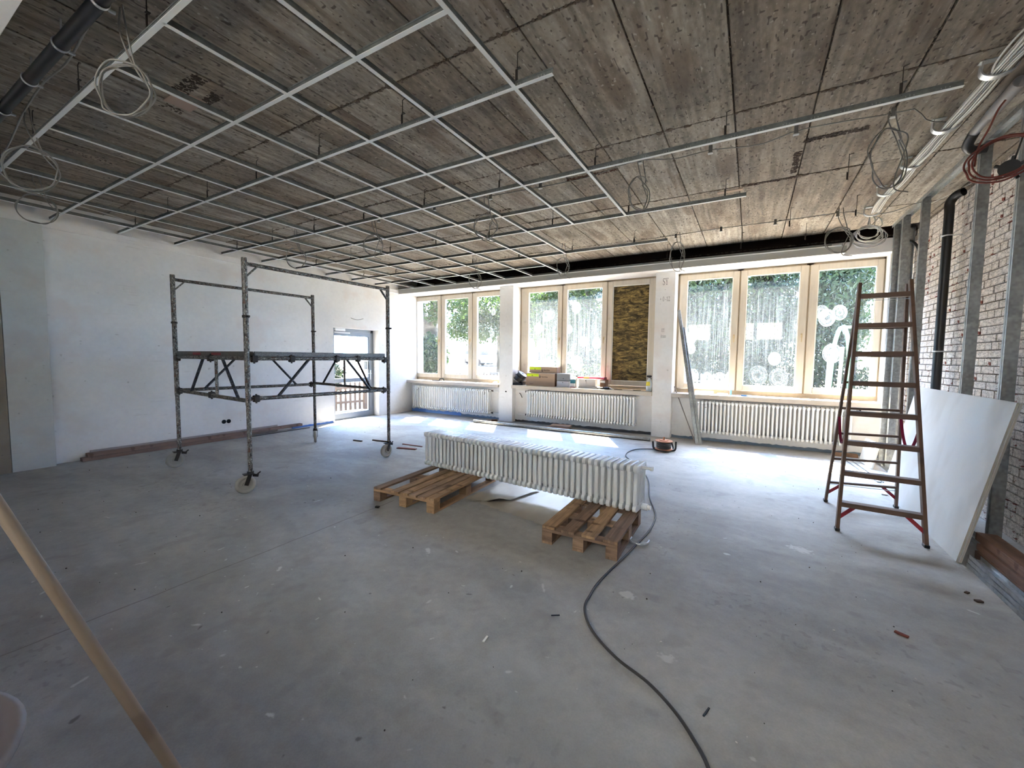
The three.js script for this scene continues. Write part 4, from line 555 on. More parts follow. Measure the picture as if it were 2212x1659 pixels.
// ───────────────────────── step ladder ─────────────────────────
{
  const t = thing('step_ladder', 'brown wooden step ladder with dark red straps before the last window', 'ladder');
  const fl = V(0.726, 0.0, -4.527), fr = V(1.292, 0.0, -4.488), tl = V(0.842, 2.215, -4.93), tr = V(1.183, 2.215, -4.91), bl = V(0.754, 0, -5.40), br = V(1.352, 0, -5.549), ul = V(0.85, 2.19, -4.965), ur = V(1.175, 2.19, -4.955);
  const nF = V(0, 0.2, 1).normalize();
  for (const [a, b] of [[fl, tl], [fr, tr]]) part(t, 'front_rail', bar(a, b, 0.026, 0.058, nF, 0.004), mRail);
  for (const [a, b] of [[bl, ul], [br, ur]]) part(t, 'rear_rail', bar(a, b, 0.024, 0.045, V(0, 0.2, -1), 0.004), mLadder);
  const L = (a, b, y) => a.clone().lerp(b, y / b.y);
  [0.235, 0.503, 0.77, 1.03, 1.298, 1.565, 1.82, 2.09].forEach((y) => { const a = L(fl, tl, y), b = L(fr, tr, y); a.x += 0.012; b.x -= 0.012; part(t, 'step', bar(a, b, 0.08, 0.042, V(0, 1, 0), 0.004), mLadder); });
  [0.225, 0.49, 0.765, 1.027, 1.29, 1.55, 1.81].forEach((y) => { const a = L(bl, ul, y), b = L(br, ur, y); part(t, 'rear_rung', bar(a, b, 0.032, 0.022, V(0, 1, 0), 0.004), mLadder); });
  for (const [p, q, sx] of [[fl, tl, 1], [fr, tr, -1]]) { const a = L(p, q, 0.11), b = L(p, q, 0.222); b.x += sx * 0.11; part(t, 'bracket', bar(a, b, 0.03, 0.012, V(0, 0, 1), 0.002), mRed, 'dark red corner bracket'); }
  for (const [p, q, sx] of [[bl, ul, 1], [br, ur, -1]]) { const a = L(p, q, 0.1), b = L(p, q, 0.212); b.x += sx * 0.11; part(t, 'bracket', bar(a, b, 0.028, 0.012, V(0, 0, 1), 0.002), mRed); }
  const strap = (a, b, sag) => { const pts = [], n = 16; for (let k = 0; k <= n; k++) { const u = k / n, p = a.clone().lerp(b, u); p.y -= sag * 4 * u * (1 - u); pts.push(p); } const c = new THREE.CatmullRomCurve3(pts), g = new THREE.TubeGeometry(c, 40, 0.006, 6); g.scale(1, 1, 1); return g; };
  const wide = (a, b, sag) => { const pos = [], idx = [], n = 30; for (let k = 0; k <= n; k++) { const u = k / n, x = a.x + (b.x - a.x) * u, z = a.z + (b.z - a.z) * u, y = a.y + (b.y - a.y) * u - sag * 4 * u * (1 - u); for (const [ox, oy] of [[-0.011, 0.0015], [0.011, 0.0015], [0.011, -0.0015], [-0.011, -0.0015]]) pos.push(x + ox, y + oy, z); } for (let k = 0; k < n; k++) for (let e = 0; e < 4; e++) { const p = k * 4 + e, q = k * 4 + (e + 1) % 4; idx.push(p, p + 4, q, q, p + 4, q + 4); } const g = new THREE.BufferGeometry(); g.setAttribute('position', new THREE.Float32BufferAttribute(pos, 3)); g.setIndex(idx); g.computeVertexNormals(); return g; };
  part(t, 'strap', wide(L(fl, tl, 0.92), L(bl, ul, 0.97), 0.23), mStrap, 'crimson spreader strap'); part(t, 'strap', wide(L(fr, tr, 0.93), L(br, ur, 0.99), 0.25), mStrap, 'crimson spreader strap');
  part(t, 'tie_rod', rod(L(bl, ul, 0.205), L(br, ur, 0.185), 0.004, 6), mSilver); part(t, 'tie_rod', rod(L(fl, tl, 2.05), L(fr, tr, 2.05), 0.003, 6), mSilver);
  for (const p of [fl, fr, bl, br]) part(t, 'foot', rb(0.034, 0.025, 0.062, 0.003).translate(p.x, 0.0125, p.z - 0.002), mBlackPlastic);
}
// ───────────────────────── boards and stock along the brick wall ─────────────────────────
{
  const lean = Math.atan2(0.235, 1.215), len = Math.hypot(0.235, 1.215), mk = (label, dx, z0, z1, s) => { const t = thing('plasterboard', label, 'plasterboard', [1.397 + dx, 0.003, (z0 + z1) / 2], 0, 'plasterboards leaning on the studs'); t.rotation.z = -lean; const w = z1 - z0; part(t, 'core', bx(0.0006, 0.0119, 0, len, -w / 2, w / 2), mGypsum); part(t, 'face_paper', uvm(bx(-0.0004, 0.0006, 0, len, -w / 2, w / 2)), mBoard); part(t, 'back_paper', uvm(bx(0.0119, 0.0129, 0, len, -w / 2, w / 2)), mBoard); return t; };
  mk('front pale plasterboard sheet leaning against the studs', 0, -6.28, -4.27, 1); mk('second plasterboard sheet standing right behind the front one', 0.0155, -6.27, -4.262, 2);
  const stock = (label, x0, x1, y0, y1, z0, z1) => solo('timber_board', uvm(rbx(x0, x1, y0, y1, z0, z1, 0.004), 1, 0.2, 0.1, 'z'), mTan, label, 'board', 'boards stacked along the brick wall');
  stock('lowest brown board in the stack along the brick wall', 1.515, 1.655, 0.001, 0.095, -4.34, -1.2); stock('middle brown board in the stack along the brick wall', 1.528, 1.658, 0.096, 0.145, -4.36, -1.2); stock('top brown board in the stack along the brick wall', 1.545, 1.662, 0.146, 0.205, -4.44, -1.2);
  const prof = (label, x, y) => { const t = thing('metal_profile', label, 'metal profile', [x, y, -2.8], 0, 'metal profiles stacked on the floor at the right'); part(t, 'profile', uvm(merge([bx(0, 0.0016, 0, 0.03, -1.42, 1.5), bx(0, 0.06, 0, 0.0016, -1.42, 1.5), bx(0.0584, 0.06, 0, 0.03, -1.42, 1.5), bx(0, 0.008, 0.028, 0.03, -1.42, 1.5)])), mGalv); };
  prof('lowest steel profile beside the board stack', 1.437, 0.001); prof('second steel profile beside the board stack', 1.442, 0.033); prof('upper steel profile beside the board stack', 1.447, 0.065);
}
{ // timbers lying along the long white wall
  const t = (label, x0, x1, y0, y1, z0, z1, m = mTimber) => solo('timber_batten', uvm(rbx(x0, x1, y0, y1, z0, z1, 0.004), 1, 0.3, 0.6, 'z'), m, label, 'timber', 'timbers along the long white wall');
  t('lower reddish timber lying along the long white wall', -7.95, -7.85, 0.001, 0.05, -3.98, -1.84); t('upper reddish timber lying along the long white wall', -7.97, -7.87, 0.051, 0.1, -5.05, -1.90); t('grey board between the long white wall and the timbers', -7.995, -7.975, 0.0, 0.125, -4.6, -1.95, M({ name: 'grey board', color: 0x9b9592, roughness: 0.8 }));
  solo('metal_strip', bx(-7.80, -7.785, 0.001, 0.012, -5.15, -3.98), mDark, 'thin dark metal strip on the floor by the timbers', 'metal strip');
}
// round light pole lying along the window wall, folded cloth, profiles
solo('floor_pipe', rod(V(-5.42, 0.034, -7.62), V(-1.52, 0.034, -7.66), 0.031, 14), mGalv, 'long grey steel tube lying on the floor before the window wall', 'pipe');
{
  const cl = thing('folded_cloth', 'folded pinkish cloth on the floor under the middle radiator', 'cloth', [-3.46, 0, -8.0], 0.1); const m = M({ name: 'dusty pink cloth', color: 0xb7a29c, roughness: 0.95, map: clone(plasterTex, 2, 2) });
  part(cl, 'fold', rb(0.5, 0.035, 0.2, 0.016, 3).translate(0, 0.018, 0), m); part(cl, 'fold', rb(0.44, 0.04, 0.19, 0.019, 3).translate(0.03, 0.056, -0.01), m); part(cl, 'corner', rb(0.2, 0.012, 0.12, 0.005, 2).rotateY(0.3).translate(-0.28, 0.008, 0.04), m);
  const lp = (label, a, b, w) => solo('metal_profile', (() => { const d = V(...b).sub(V(...a)), l = d.length(); const g = uvm(merge([bx(-w / 2, w / 2, 0, l, -0.001, 0.001), bx(-w / 2, -w / 2 + 0.0015, 0, l, 0, 0.028), bx(w / 2 - 0.0015, w / 2, 0, l, 0, 0.028)])); g.applyQuaternion(new THREE.Quaternion().setFromUnitVectors(V(0, 1, 0), d.normalize())); return g.translate(...a); })(), mGalv, label, 'metal profile', 'profiles leaning by the last window');
  lp('wide steel profile leaning into the corner of the last window', [-0.755, 0.004, -7.84], [-1.22, 2.43, -8.40], 0.055); lp('second steel profile leaning close beside the wide one', [-0.70, 0.004, -7.87], [-1.13, 2.10, -8.42], 0.045);
  solo('conduit_rod', rod(V(-0.80, 0.004, -7.95), V(-1.235, 0.98, -8.28), 0.009, 8), M({ name: 'grey brown rod', color: 0x847c75, roughness: 0.6 }), 'thin grey brown rod leaning left of the steel profiles', 'rod');
  const flat = (label, x0, z0, x1, z1, w, y) => solo('flat_bar', bar(V(x0, y, z0), V(x1, y, z1), w, 0.012, V(0, 1, 0), 0.002), mGalv, label, 'metal bar', 'flat bars on the floor behind the ladder');
  flat('narrow bright bar on the floor behind the ladder', 1.30, -7.95, 1.44, -6.6, 0.04, 0.008); flat('middle bright bar on the floor behind the ladder', 1.38, -8.0, 1.5, -6.62, 0.05, 0.008); flat('wide bright bar on the floor behind the ladder', 1.46, -6.5, 1.36, -6.0, 0.05, 0.008);
  const card = thing('leaning_card', 'small white card leaning in the corner behind the ladder', 'card', [1.50, 0, -7.62], 0.1); part(card, 'sheet', rb(0.02, 0.36, 0.5, 0.003).rotateZ(-0.18).translate(0.03, 0.18, 0), mBead); part(card, 'pull_tab', rb(0.012, 0.05, 0.08, 0.004).rotateZ(-0.18).translate(0.0, 0.22, 0.08), M({ name: 'grey tab', color: 0xb9b9bb, roughness: 0.5 }));
  solo('wood_offcut', uvm(rbx(1.2, 1.5, 0.001, 0.05, -8.2, -8.1, 0.003)), mCardboard, 'pinkish offcut on the floor in the far right corner', 'offcut');
}
// ───────────────────────── cable reel and floor cable ─────────────────────────
{
  const t = thing('cable_reel', 'black and orange cable reel standing on the floor by the marked pillar', 'cable reel', [-1.17, 0, -6.98], 0.2);
  const or = M({ name: 'orange brown drum', color: 0xb77a58, roughness: 0.5 });
  part(t, 'foot_frame', tube([V(-0.17, 0.14, 0), V(-0.15, 0.03, 0), V(-0.08, 0.015, 0.02), V(0.1, 0.015, 0.02), V(0.17, 0.025, 0), V(0.185, 0.16, 0)], 0.016, 40, 8), mBlackPlastic); part(t, 'foot_frame', tube([V(0.12, 0.13, -0.16), V(0.15, 0.02, -0.1), V(0.02, 0.014, 0.12), V(-0.14, 0.02, -0.08)], 0.014, 30, 8), mBlackPlastic);
  for (const y of [0.035, 0.165]) part(t, 'flange', new THREE.CylinderGeometry(0.135, 0.135, 0.01, 28).translate(0, y, 0), or);
  const w = []; for (let k = 0; k < 8; k++) w.push(new THREE.TorusGeometry(0.098 + (k % 2) * 0.012, 0.009, 6, 24).rotateX(PI / 2).translate(0, 0.05 + k * 0.014, 0)); part(t, 'wound_cable', merge(w), mCableBlack); part(t, 'hub', merge([rod(V(0, 0.02, 0), V(0, 0.18, 0), 0.07, 16), rod(V(0, 0.17, 0), V(0, 0.225, 0), 0.014, 8)]), or);
  const pts = [[-1.05, 0.02, -7.0], [-1.34, 0.01, -6.97], [-1.55, 0.01, -6.82], [-1.62, 0.01, -6.6], [-1.59, 0.01, -6.24], [-1.35, 0.01, -5.85], [-1.05, 0.01, -5.2], [-0.88, 0.01, -4.5], [-0.72, 0.01, -3.99], [-0.70, 0.01, -3.6], [-0.735, 0.01, -3.235], [-0.763, 0.01, -2.986], [-0.791, 0.01, -2.789], [-0.815, 0.01, -2.55], [-0.812, 0.01, -2.412], [-0.80, 0.01, -2.279], [-0.707, 0.01, -2.113], [-0.52, 0.01, -1.958], [-0.346, 0.01, -1.876], [-0.21, 0.01, -1.77], [-0.128, 0.01, -1.673], [-0.071, 0.01, -1.583], [-0.02, 0.01, -1.4], [0.1, 0.01, -0.9]];
  solo('floor_cable', tube(pts.map((p) => V(...p)), 0.0075, 260, 7), mCableBlack, 'dark rubber cable snaking over the floor towards the camera', 'cable');
  solo('pipe_ring', tube([V(-0.80, 0.012, -3.39), V(-0.80, 0.012, -3.34), V(-0.76, 0.014, -3.29), V(-0.70, 0.014, -3.29), V(-0.66, 0.016, -3.33), V(-0.655, 0.022, -3.38)], 0.009, 30, 8), mSilver, 'small bent metal hook on the floor right of the small pallet', 'hook');
}
// ───────────────────────── things on the sills ─────────────────────────
{
  const Y0 = 0.861, zc = -8.32;
  const sp = thing('wire_spool', 'black wire spool with pale label tilted in the corner of the second sill', 'spool', [-4.60, Y0 + 0.002, -8.30], 0.15);
  const tilt = (g) => g.rotateZ(-0.62).translate(0.01, 0.175, 0); const fl = [], wd = []; for (const y of [-0.09, 0, 0.09]) fl.push(new THREE.CylinderGeometry(0.13, 0.13, 0.014, 28).translate(0, y, 0)); wd.push(new THREE.CylinderGeometry(0.112, 0.112, 0.17, 24));
  part(sp, 'flange', tilt(merge(fl)), M({ name: 'grey black plastic', color: 0x3a3c3e, roughness: 0.4 })); part(sp, 'wound_wire', tilt(merge(wd)), mBlackPlastic); part(sp, 'label_disc', tilt(new THREE.CylinderGeometry(0.112, 0.112, 0.004, 28).translate(0, 0.1, 0)), M({ name: 'pale label', color: 0xc9cede, roughness: 0.5 }), 'pale label disc'); part(sp, 'hub', tilt(new THREE.CylinderGeometry(0.022, 0.022, 0.02, 14).translate(0, 0.1, 0)), M({ name: 'dark blue hub', color: 0x24305c, roughness: 0.5 }));
  part(sp, 'wedge', bx(-0.14, 0.1, 0, 0.05, -0.11, 0.11), mBlackPlastic);
  const boxFace = (w, h, tape, logo) => canvasTex(w, h, (g) => { g.fillStyle = '#a98f78'; g.fillRect(0, 0, w, h); g.fillStyle = '#9f856e'; for (let k = 0; k < 60; k++) g.fillRect(0, k * h / 60, w, h / 160); g.fillStyle = '#c9dc2a'; g.fillRect(w * 0.02, h * 0.03, w * tape, h * 0.22 * (h > 100 ? 1 : 2)); g.fillStyle = '#5d6a16'; g.fillRect(w * tape * 0.45, h * 0.16 * (h > 100 ? 1 : 2), w * 0.05, h * 0.05 * (h > 100 ? 1 : 2)); for (let k = 0; k < 9; k++) g.fillRect(w * 0.04 + k * w * tape * 0.1, h * 0.07 * (h > 100 ? 1 : 2), w * 0.02, h * 0.02); g.fillStyle = '#2f2824'; const ly = h * logo; g.fillRect(w * 0.46, ly - h * 0.09 * (h > 100 ? 1 : 2), w * 0.05, h * 0.16 * (h > 100 ? 1 : 2)); g.fillStyle = '#a98f78'; g.fillRect(w * 0.475, ly - h * 0.05 * (h > 100 ? 1 : 2), w * 0.02, h * 0.06 * (h > 100 ? 1 : 2)); g.fillStyle = '#2f2824'; g.font = `bold ${Math.round(w * 0.055)}px sans-serif`; g.fillText('Nestline', w * 0.535, ly + h * 0.04); if (h > 100) { g.font = `${Math.round(w * 0.035)}px sans-serif`; g.fillText('▪ Nestline', w * 0.1, h * 0.88); g.fillStyle = '#8a705b'; g.fillRect(0, h * 0.47, w, 2); } });
  const boxThing = (name, label, x0, x1, y0, y1, z0, z1, tex) => { const t = thing(name, label, 'cardboard box', [(x0 + x1) / 2, y0, (z0 + z1) / 2]); const w = x1 - x0, h = y1 - y0, d = z1 - z0; part(t, 'box', uvm(rb(w, h, d, 0.004).translate(0, h / 2, 0)), mCardboard); part(t, 'printed_side', new THREE.PlaneGeometry(w - 0.008, h - 0.008).translate(0, h / 2, d / 2 + 0.0012), M({ name: 'printed cardboard', map: tex, roughness: 0.85 }), 'printed front with lime tape'); part(t, 'lid_flap', rb(w + 0.004, 0.006, d + 0.004, 0.002).translate(0, h + 0.001, 0), M({ name: 'pale lid', color: 0xd9d2c8, roughness: 0.8 })); return t; };
  boxThing('cardboard_box', 'large brown cardboard box with lime tape on the second sill', -4.41, -3.70, Y0, 1.145, -8.46, -8.25, boxFace(640, 256, 0.42, 0.27)); boxThing('cardboard_box', 'flat brown cardboard box lying on top of the large box', -4.36, -3.675, 1.153, 1.29, -8.49, -8.29, boxFace(640, 96, 0.42, 0.62));
  const gb = thing('storage_box', 'grey metal box stacked on a pale one beside the brown boxes', 'box', [-3.5, Y0 + 0.137, -8.34]); part(gb, 'body', rb(0.31, 0.15, 0.18, 0.006).translate(0, 0.076, 0), M({ name: 'grey sheet metal', color: 0x8d8d8d, roughness: 0.4, metalness: 0.4 })); part(gb, 'knob', rod(V(0, 0.05, 0.09), V(0, 0.05, 0.1), 0.008, 8), mDark); part(gb, 'lid', rb(0.315, 0.012, 0.185, 0.004).translate(0, 0.152, 0), M({ name: 'pale grey lid', color: 0xb5b5b5, roughness: 0.5 }));
  const gb2 = thing('storage_box', 'pale grey carton under the grey metal box', 'box', [-3.51, Y0, -8.34]); part(gb2, 'body', rb(0.29, 0.13, 0.18, 0.004).translate(0, 0.066, 0), M({ name: 'pale carton', color: 0xbdbdc2, roughness: 0.7 })); part(gb2, 'knob', rod(V(0, 0.1, 0.09), V(0, 0.1, 0.098), 0.008, 8), mDark);
  const mc = thing('small_carton', 'small teal and white carton with red foot on the second sill', 'carton', [-3.29, Y0, -8.29]); part(mc, 'body', rb(0.095, 0.19, 0.08, 0.003).translate(0, 0.096, 0), M({ name: 'white carton', color: 0xe6e3e0, roughness: 0.6 })); part(mc, 'teal_print', rb(0.097, 0.08, 0.082, 0.002).translate(0, 0.13, 0), M({ name: 'teal print', color: 0x2f6b74, roughness: 0.6 })); part(mc, 'red_foot', rb(0.11, 0.014, 0.09, 0.003).translate(0, 0.007, 0), mRed);
  const bo = thing('white_bottle', 'slim white bottle between the teal carton and the pale box', 'bottle', [-3.215, Y0, -8.32]); part(bo, 'body', new THREE.LatheGeometry([[0, 0], [0.028, 0], [0.03, 0.01], [0.03, 0.17], [0.012, 0.2], [0.012, 0.235], [0, 0.235]].map((p) => new THREE.Vector2(...p)), 16), mBead); part(bo, 'cap', rod(V(0, 0.235, 0), V(0, 0.265, 0), 0.014, 12), mDark);
  const pb = thing('white_carton', 'pale carton carrying the pink spirit level on the second sill', 'carton', [-2.97, Y0, -8.34]); part(pb, 'body', rb(0.36, 0.15, 0.17, 0.006).rotateY(0.08).translate(0, 0.12, 0), M({ name: 'warm white carton', color: 0xcbc4be, roughness: 0.7 })); part(pb, 'base_carton', rb(0.44, 0.042, 0.19, 0.006).translate(0.03, 0.022, 0), M({ name: 'grey white carton', color: 0xbab8b6, roughness: 0.7 })); part(pb, 'knob', rod(V(-0.02, 0.16, 0.08), V(-0.02, 0.16, 0.094), 0.01, 8), mDark);
  const pb2 = thing('beige_carton', 'beige carton with white sticker right of the pale carton', 'carton', [-2.635, Y0, -8.38]); part(pb2, 'body', rb(0.14, 0.19, 0.12, 0.004).translate(0, 0.096, 0), mCardboard); part(pb2, 'sticker', rb(0.1, 0.05, 0.002, 0.001).translate(-0.01, 0.15, 0.061), mBead);
  const lv = thing('spirit_level', 'pink spirit level lying across the cartons on the second sill', 'spirit level', [-2.90, Y0 + 0.197, -8.33], -0.03); const pk = M({ name: 'pinkish red enamel', color: 0xd8586c, roughness: 0.4 }); part(lv, 'beam', rb(0.6, 0.045, 0.028, 0.004).translate(0, 0.023, 0), pk); part(lv, 'grip', rb(0.13, 0.049, 0.032, 0.006).translate(-0.1, 0.023, 0), M({ name: 'mustard grip', color: 0xa98a4c, roughness: 0.6 })); part(lv, 'end_cap', rb(0.05, 0.065, 0.045, 0.01).translate(0.31, 0.015, 0), M({ name: 'dark red cap', color: 0x5c1420, roughness: 0.6 }));
  const kn = thing('work_glove', 'black work glove with pale fingertip at the end of the second sill clutter', 'glove', [-2.50, Y0, -8.22]); const gl = rng(6), gg = []; for (let k = 0; k < 4; k++) gg.push(new THREE.CapsuleGeometry(0.016, 0.1, 4, 8).rotateZ(1.4 + k * 0.08).rotateY(-0.25 + k * 0.16).translate(-0.12 - k * 0.01, 0.018 + k * 0.003, -0.04 + k * 0.03)); gg.push(rb(0.11, 0.05, 0.1, 0.02, 2).translate(-0.02, 0.026, 0)); part(kn, 'glove_body', merge(gg), mBlackPlastic); part(kn, 'fingertip', new THREE.CapsuleGeometry(0.014, 0.05, 4, 8).rotateZ(1.1).translate(0.07, 0.024, 0.02), mBead);
  const sb = thing('spray_bottle', 'white spray bottle with yellow label beside the marked pillar', 'bottle', [-1.70, Y0, -8.27], 0.3); part(sb, 'body', new THREE.LatheGeometry([[0, 0], [0.05, 0], [0.054, 0.012], [0.054, 0.12], [0.045, 0.19], [0.026, 0.23], [0.018, 0.25], [0.018, 0.27], [0, 0.27]].map((p) => new THREE.Vector2(...p)), 20).scale(1, 1, 0.7), M({ name: 'white plastic', color: 0xdfe1de, roughness: 0.4 })); part(sb, 'label', new THREE.CylinderGeometry(0.052, 0.0555, 0.08, 20, 1, true, -1.5, 1.8).scale(1, 1, 0.71).translate(0, 0.15, 0), M({ name: 'yellow label', color: 0xd8c23a, roughness: 0.5, side: THREE.DoubleSide }), 'yellow label'); part(sb, 'trigger_head', merge([rb(0.09, 0.035, 0.028, 0.008).translate(0.0, 0.295, 0), rod(V(0, 0.265, 0), V(0, 0.29, 0), 0.016, 10), bar(V(0.02, 0.285, 0), V(0.045, 0.235, 0), 0.012, 0.01)]), mBlackPlastic);
  // third sill
  solo('paper_pad', rb(0.30, 0.05, 0.15, 0.004).translate(-0.72, Y0 + 0.026, -8.33), mBead, 'white block of paper on the last sill beside the profiles', 'paper'); solo('paper_pad', rb(0.17, 0.024, 0.14, 0.003).translate(-0.42, Y0 + 0.013, -8.32), mBead, 'thin white paper block next to the blue bottle', 'paper');
  const bb = thing('blue_bottle', 'small blue bottle with white cap on the last sill', 'bottle', [-0.285, Y0, -8.30]); part(bb, 'body', new THREE.CylinderGeometry(0.016, 0.016, 0.095, 14).translate(0, 0.048, 0), M({ name: 'blue plastic', color: 0x5b9fd4, roughness: 0.4 })); part(bb, 'cap', new THREE.CylinderGeometry(0.009, 0.014, 0.05, 12).translate(0, 0.12, 0), mBead);
  solo('blue_rag', rb(0.16, 0.014, 0.1, 0.006, 2).translate(-0.04, Y0 + 0.008, -8.30), M({ name: 'blue cloth', color: 0x3d6fa8, roughness: 0.9 }), 'flat blue rag on the last sill', 'rag');
  // scraps
  const scrap = (name, label, x, z, s, seed, mat, cat) => { const r = rng(seed), sh = new THREE.Shape(); for (let k = 0; k < 9; k++) { const a = k / 9 * 2 * PI, q = s * (0.5 + r() * 0.6); const X = Math.cos(a) * q * 2.2, Y = Math.sin(a) * q * 0.7; k ? sh.lineTo(X, Y) : sh.moveTo(X, Y); } return solo(name, new THREE.ExtrudeGeometry(sh, { depth: 0.006 + r() * 0.01, bevelEnabled: false }).rotateX(-PI / 2).rotateY((r() - 0.5) * 0.3).translate(x, Y0, z), mat, label, cat); };
  const rr = rng(15); const mDirt = M({ name: 'dirt crumbs', color: 0x5d5248, roughness: 1 });
  [[-7.6, 'left end'], [-7.1, 'second spot'], [-6.7, 'middle'], [-6.25, 'second sash'], [-5.6, 'right end']].forEach(([x, w], k) => scrap('wood_scrap', `pale splinter scrap on the first sill, ${w}`, x, -8.24 - rr() * 0.12, 0.05 + rr() * 0.04, 20 + k, k % 2 ? mDirt : mBead, 'scrap'));
  [[0.1, 'below the middle sash'], [0.35, 'under the middle sash handle'], [0.62, 'left of the ladder'], [1.05, 'behind the ladder']].forEach(([x, w], k) => scrap('paper_scrap', `torn white paper scrap on the last sill ${w}`, x, -8.2 - rr() * 0.1, 0.06 + rr() * 0.03, 40 + k, mBead, 'scrap'));
  [[-2.3, 'middle of the boarded sash'], [-1.95, 'left of the spray bottle']].forEach(([x, w], k) => scrap('dirt_scrap', `brown scrap on the second sill, ${w}`, x, -8.3, 0.05, 60 + k, mDirt, 'scrap'));
  const hd = thing('loose_handle', 'loose black window handle on the first sill', 'handle', [-6.98, Y0, -8.36]); part(hd, 'grip', tube([V(-0.07, 0.005, 0), V(-0.06, 0.05, 0), V(0, 0.06, 0), V(0.06, 0.05, 0), V(0.07, 0.005, 0)], 0.011, 24, 8), mBlackPlastic);
  solo('plaster_lump', new THREE.SphereGeometry(0.055, 14, 10, 0, 7, 0, 1.7).scale(1.2, 1, 1).translate(-5.25, Y0, -8.25), mBead, 'white round lump at the right end of the first sill', 'lump');
}
// ───────────────────────── sockets, marks on the walls ─────────────────────────
for (const [z, w] of [[-3.665, 'left'], [-3.742, 'right']]) { const s = thing('wall_socket_hole', `${w} of the two black round socket holes in the long white wall`, 'socket', [XL, 0.305, z], 0, 'socket holes in the long white wall'); part(s, 'rim', new THREE.TorusGeometry(0.033, 0.004, 6, 24).rotateY(PI / 2), mBlackPlastic); part(s, 'cup', new THREE.CircleGeometry(0.034, 24).rotateY(PI / 2).translate(0.0012, 0, 0), M({ name: 'black cup', color: 0x050506, roughness: 0.9 })); }
{
  const marks = canvasTex(256, 512, (g, w, h) => { g.clearRect(0, 0, w, h); g.strokeStyle = 'rgba(90,86,84,0.75)'; g.fillStyle = 'rgba(90,86,84,0.7)'; g.lineWidth = 3; g.font = '64px serif'; g.fillText('SY', 90, 80); g.font = '44px serif'; g.fillText('+ 0 -12', 60, 190); g.font = '30px serif'; g.fillText('UT', 95, 400); g.fillText('Anas', 85, 440); });
  const m = struct('trim_3', new THREE.PlaneGeometry(0.35, 1.4).translate(-1.44, 2.4, ZP + 0.0012), M({ name: 'pencil marks', map: marks, transparent: true, roughness: 0.9 }), 'faint pencil marks on the second pillar', 'pencil marks');
  solo('wall_hole', new THREE.CylinderGeometry(0.016, 0.02, 0.02, 14).rotateX(PI / 2).translate(-4.9, 0.70, ZP), M({ name: 'black hole plug', color: 0x141414, roughness: 0.9 }), 'black plug hole in the first pillar', 'plug');
  const wv = (label, x, y) => solo('cable_stub', tube([V(x, y, ZN), V(x + 0.02, y + 0.01, ZN + 0.03), V(x + 0.06, y - 0.02, ZN + 0.05), V(x + 0.09, y - 0.09, ZN + 0.04)], 0.008, 20, 6), mBlackPlastic, label, 'cable stub');
  wv('black cable stub beside the first pillar at the middle radiator', -4.62, 0.66); wv('black cable stub left of the first pillar', -5.18, 0.66);
  solo('wall_cable', tube([V(XL + 0.004, 2.36, -6.36), V(XL + 0.03, 2.33, -6.46), V(XL + 0.03, 2.335, -6.58), V(XL + 0.02, 2.37, -6.7)], 0.006, 24, 6), mCableDark, 'short grey cable end sticking out above the garden door', 'cable');
}
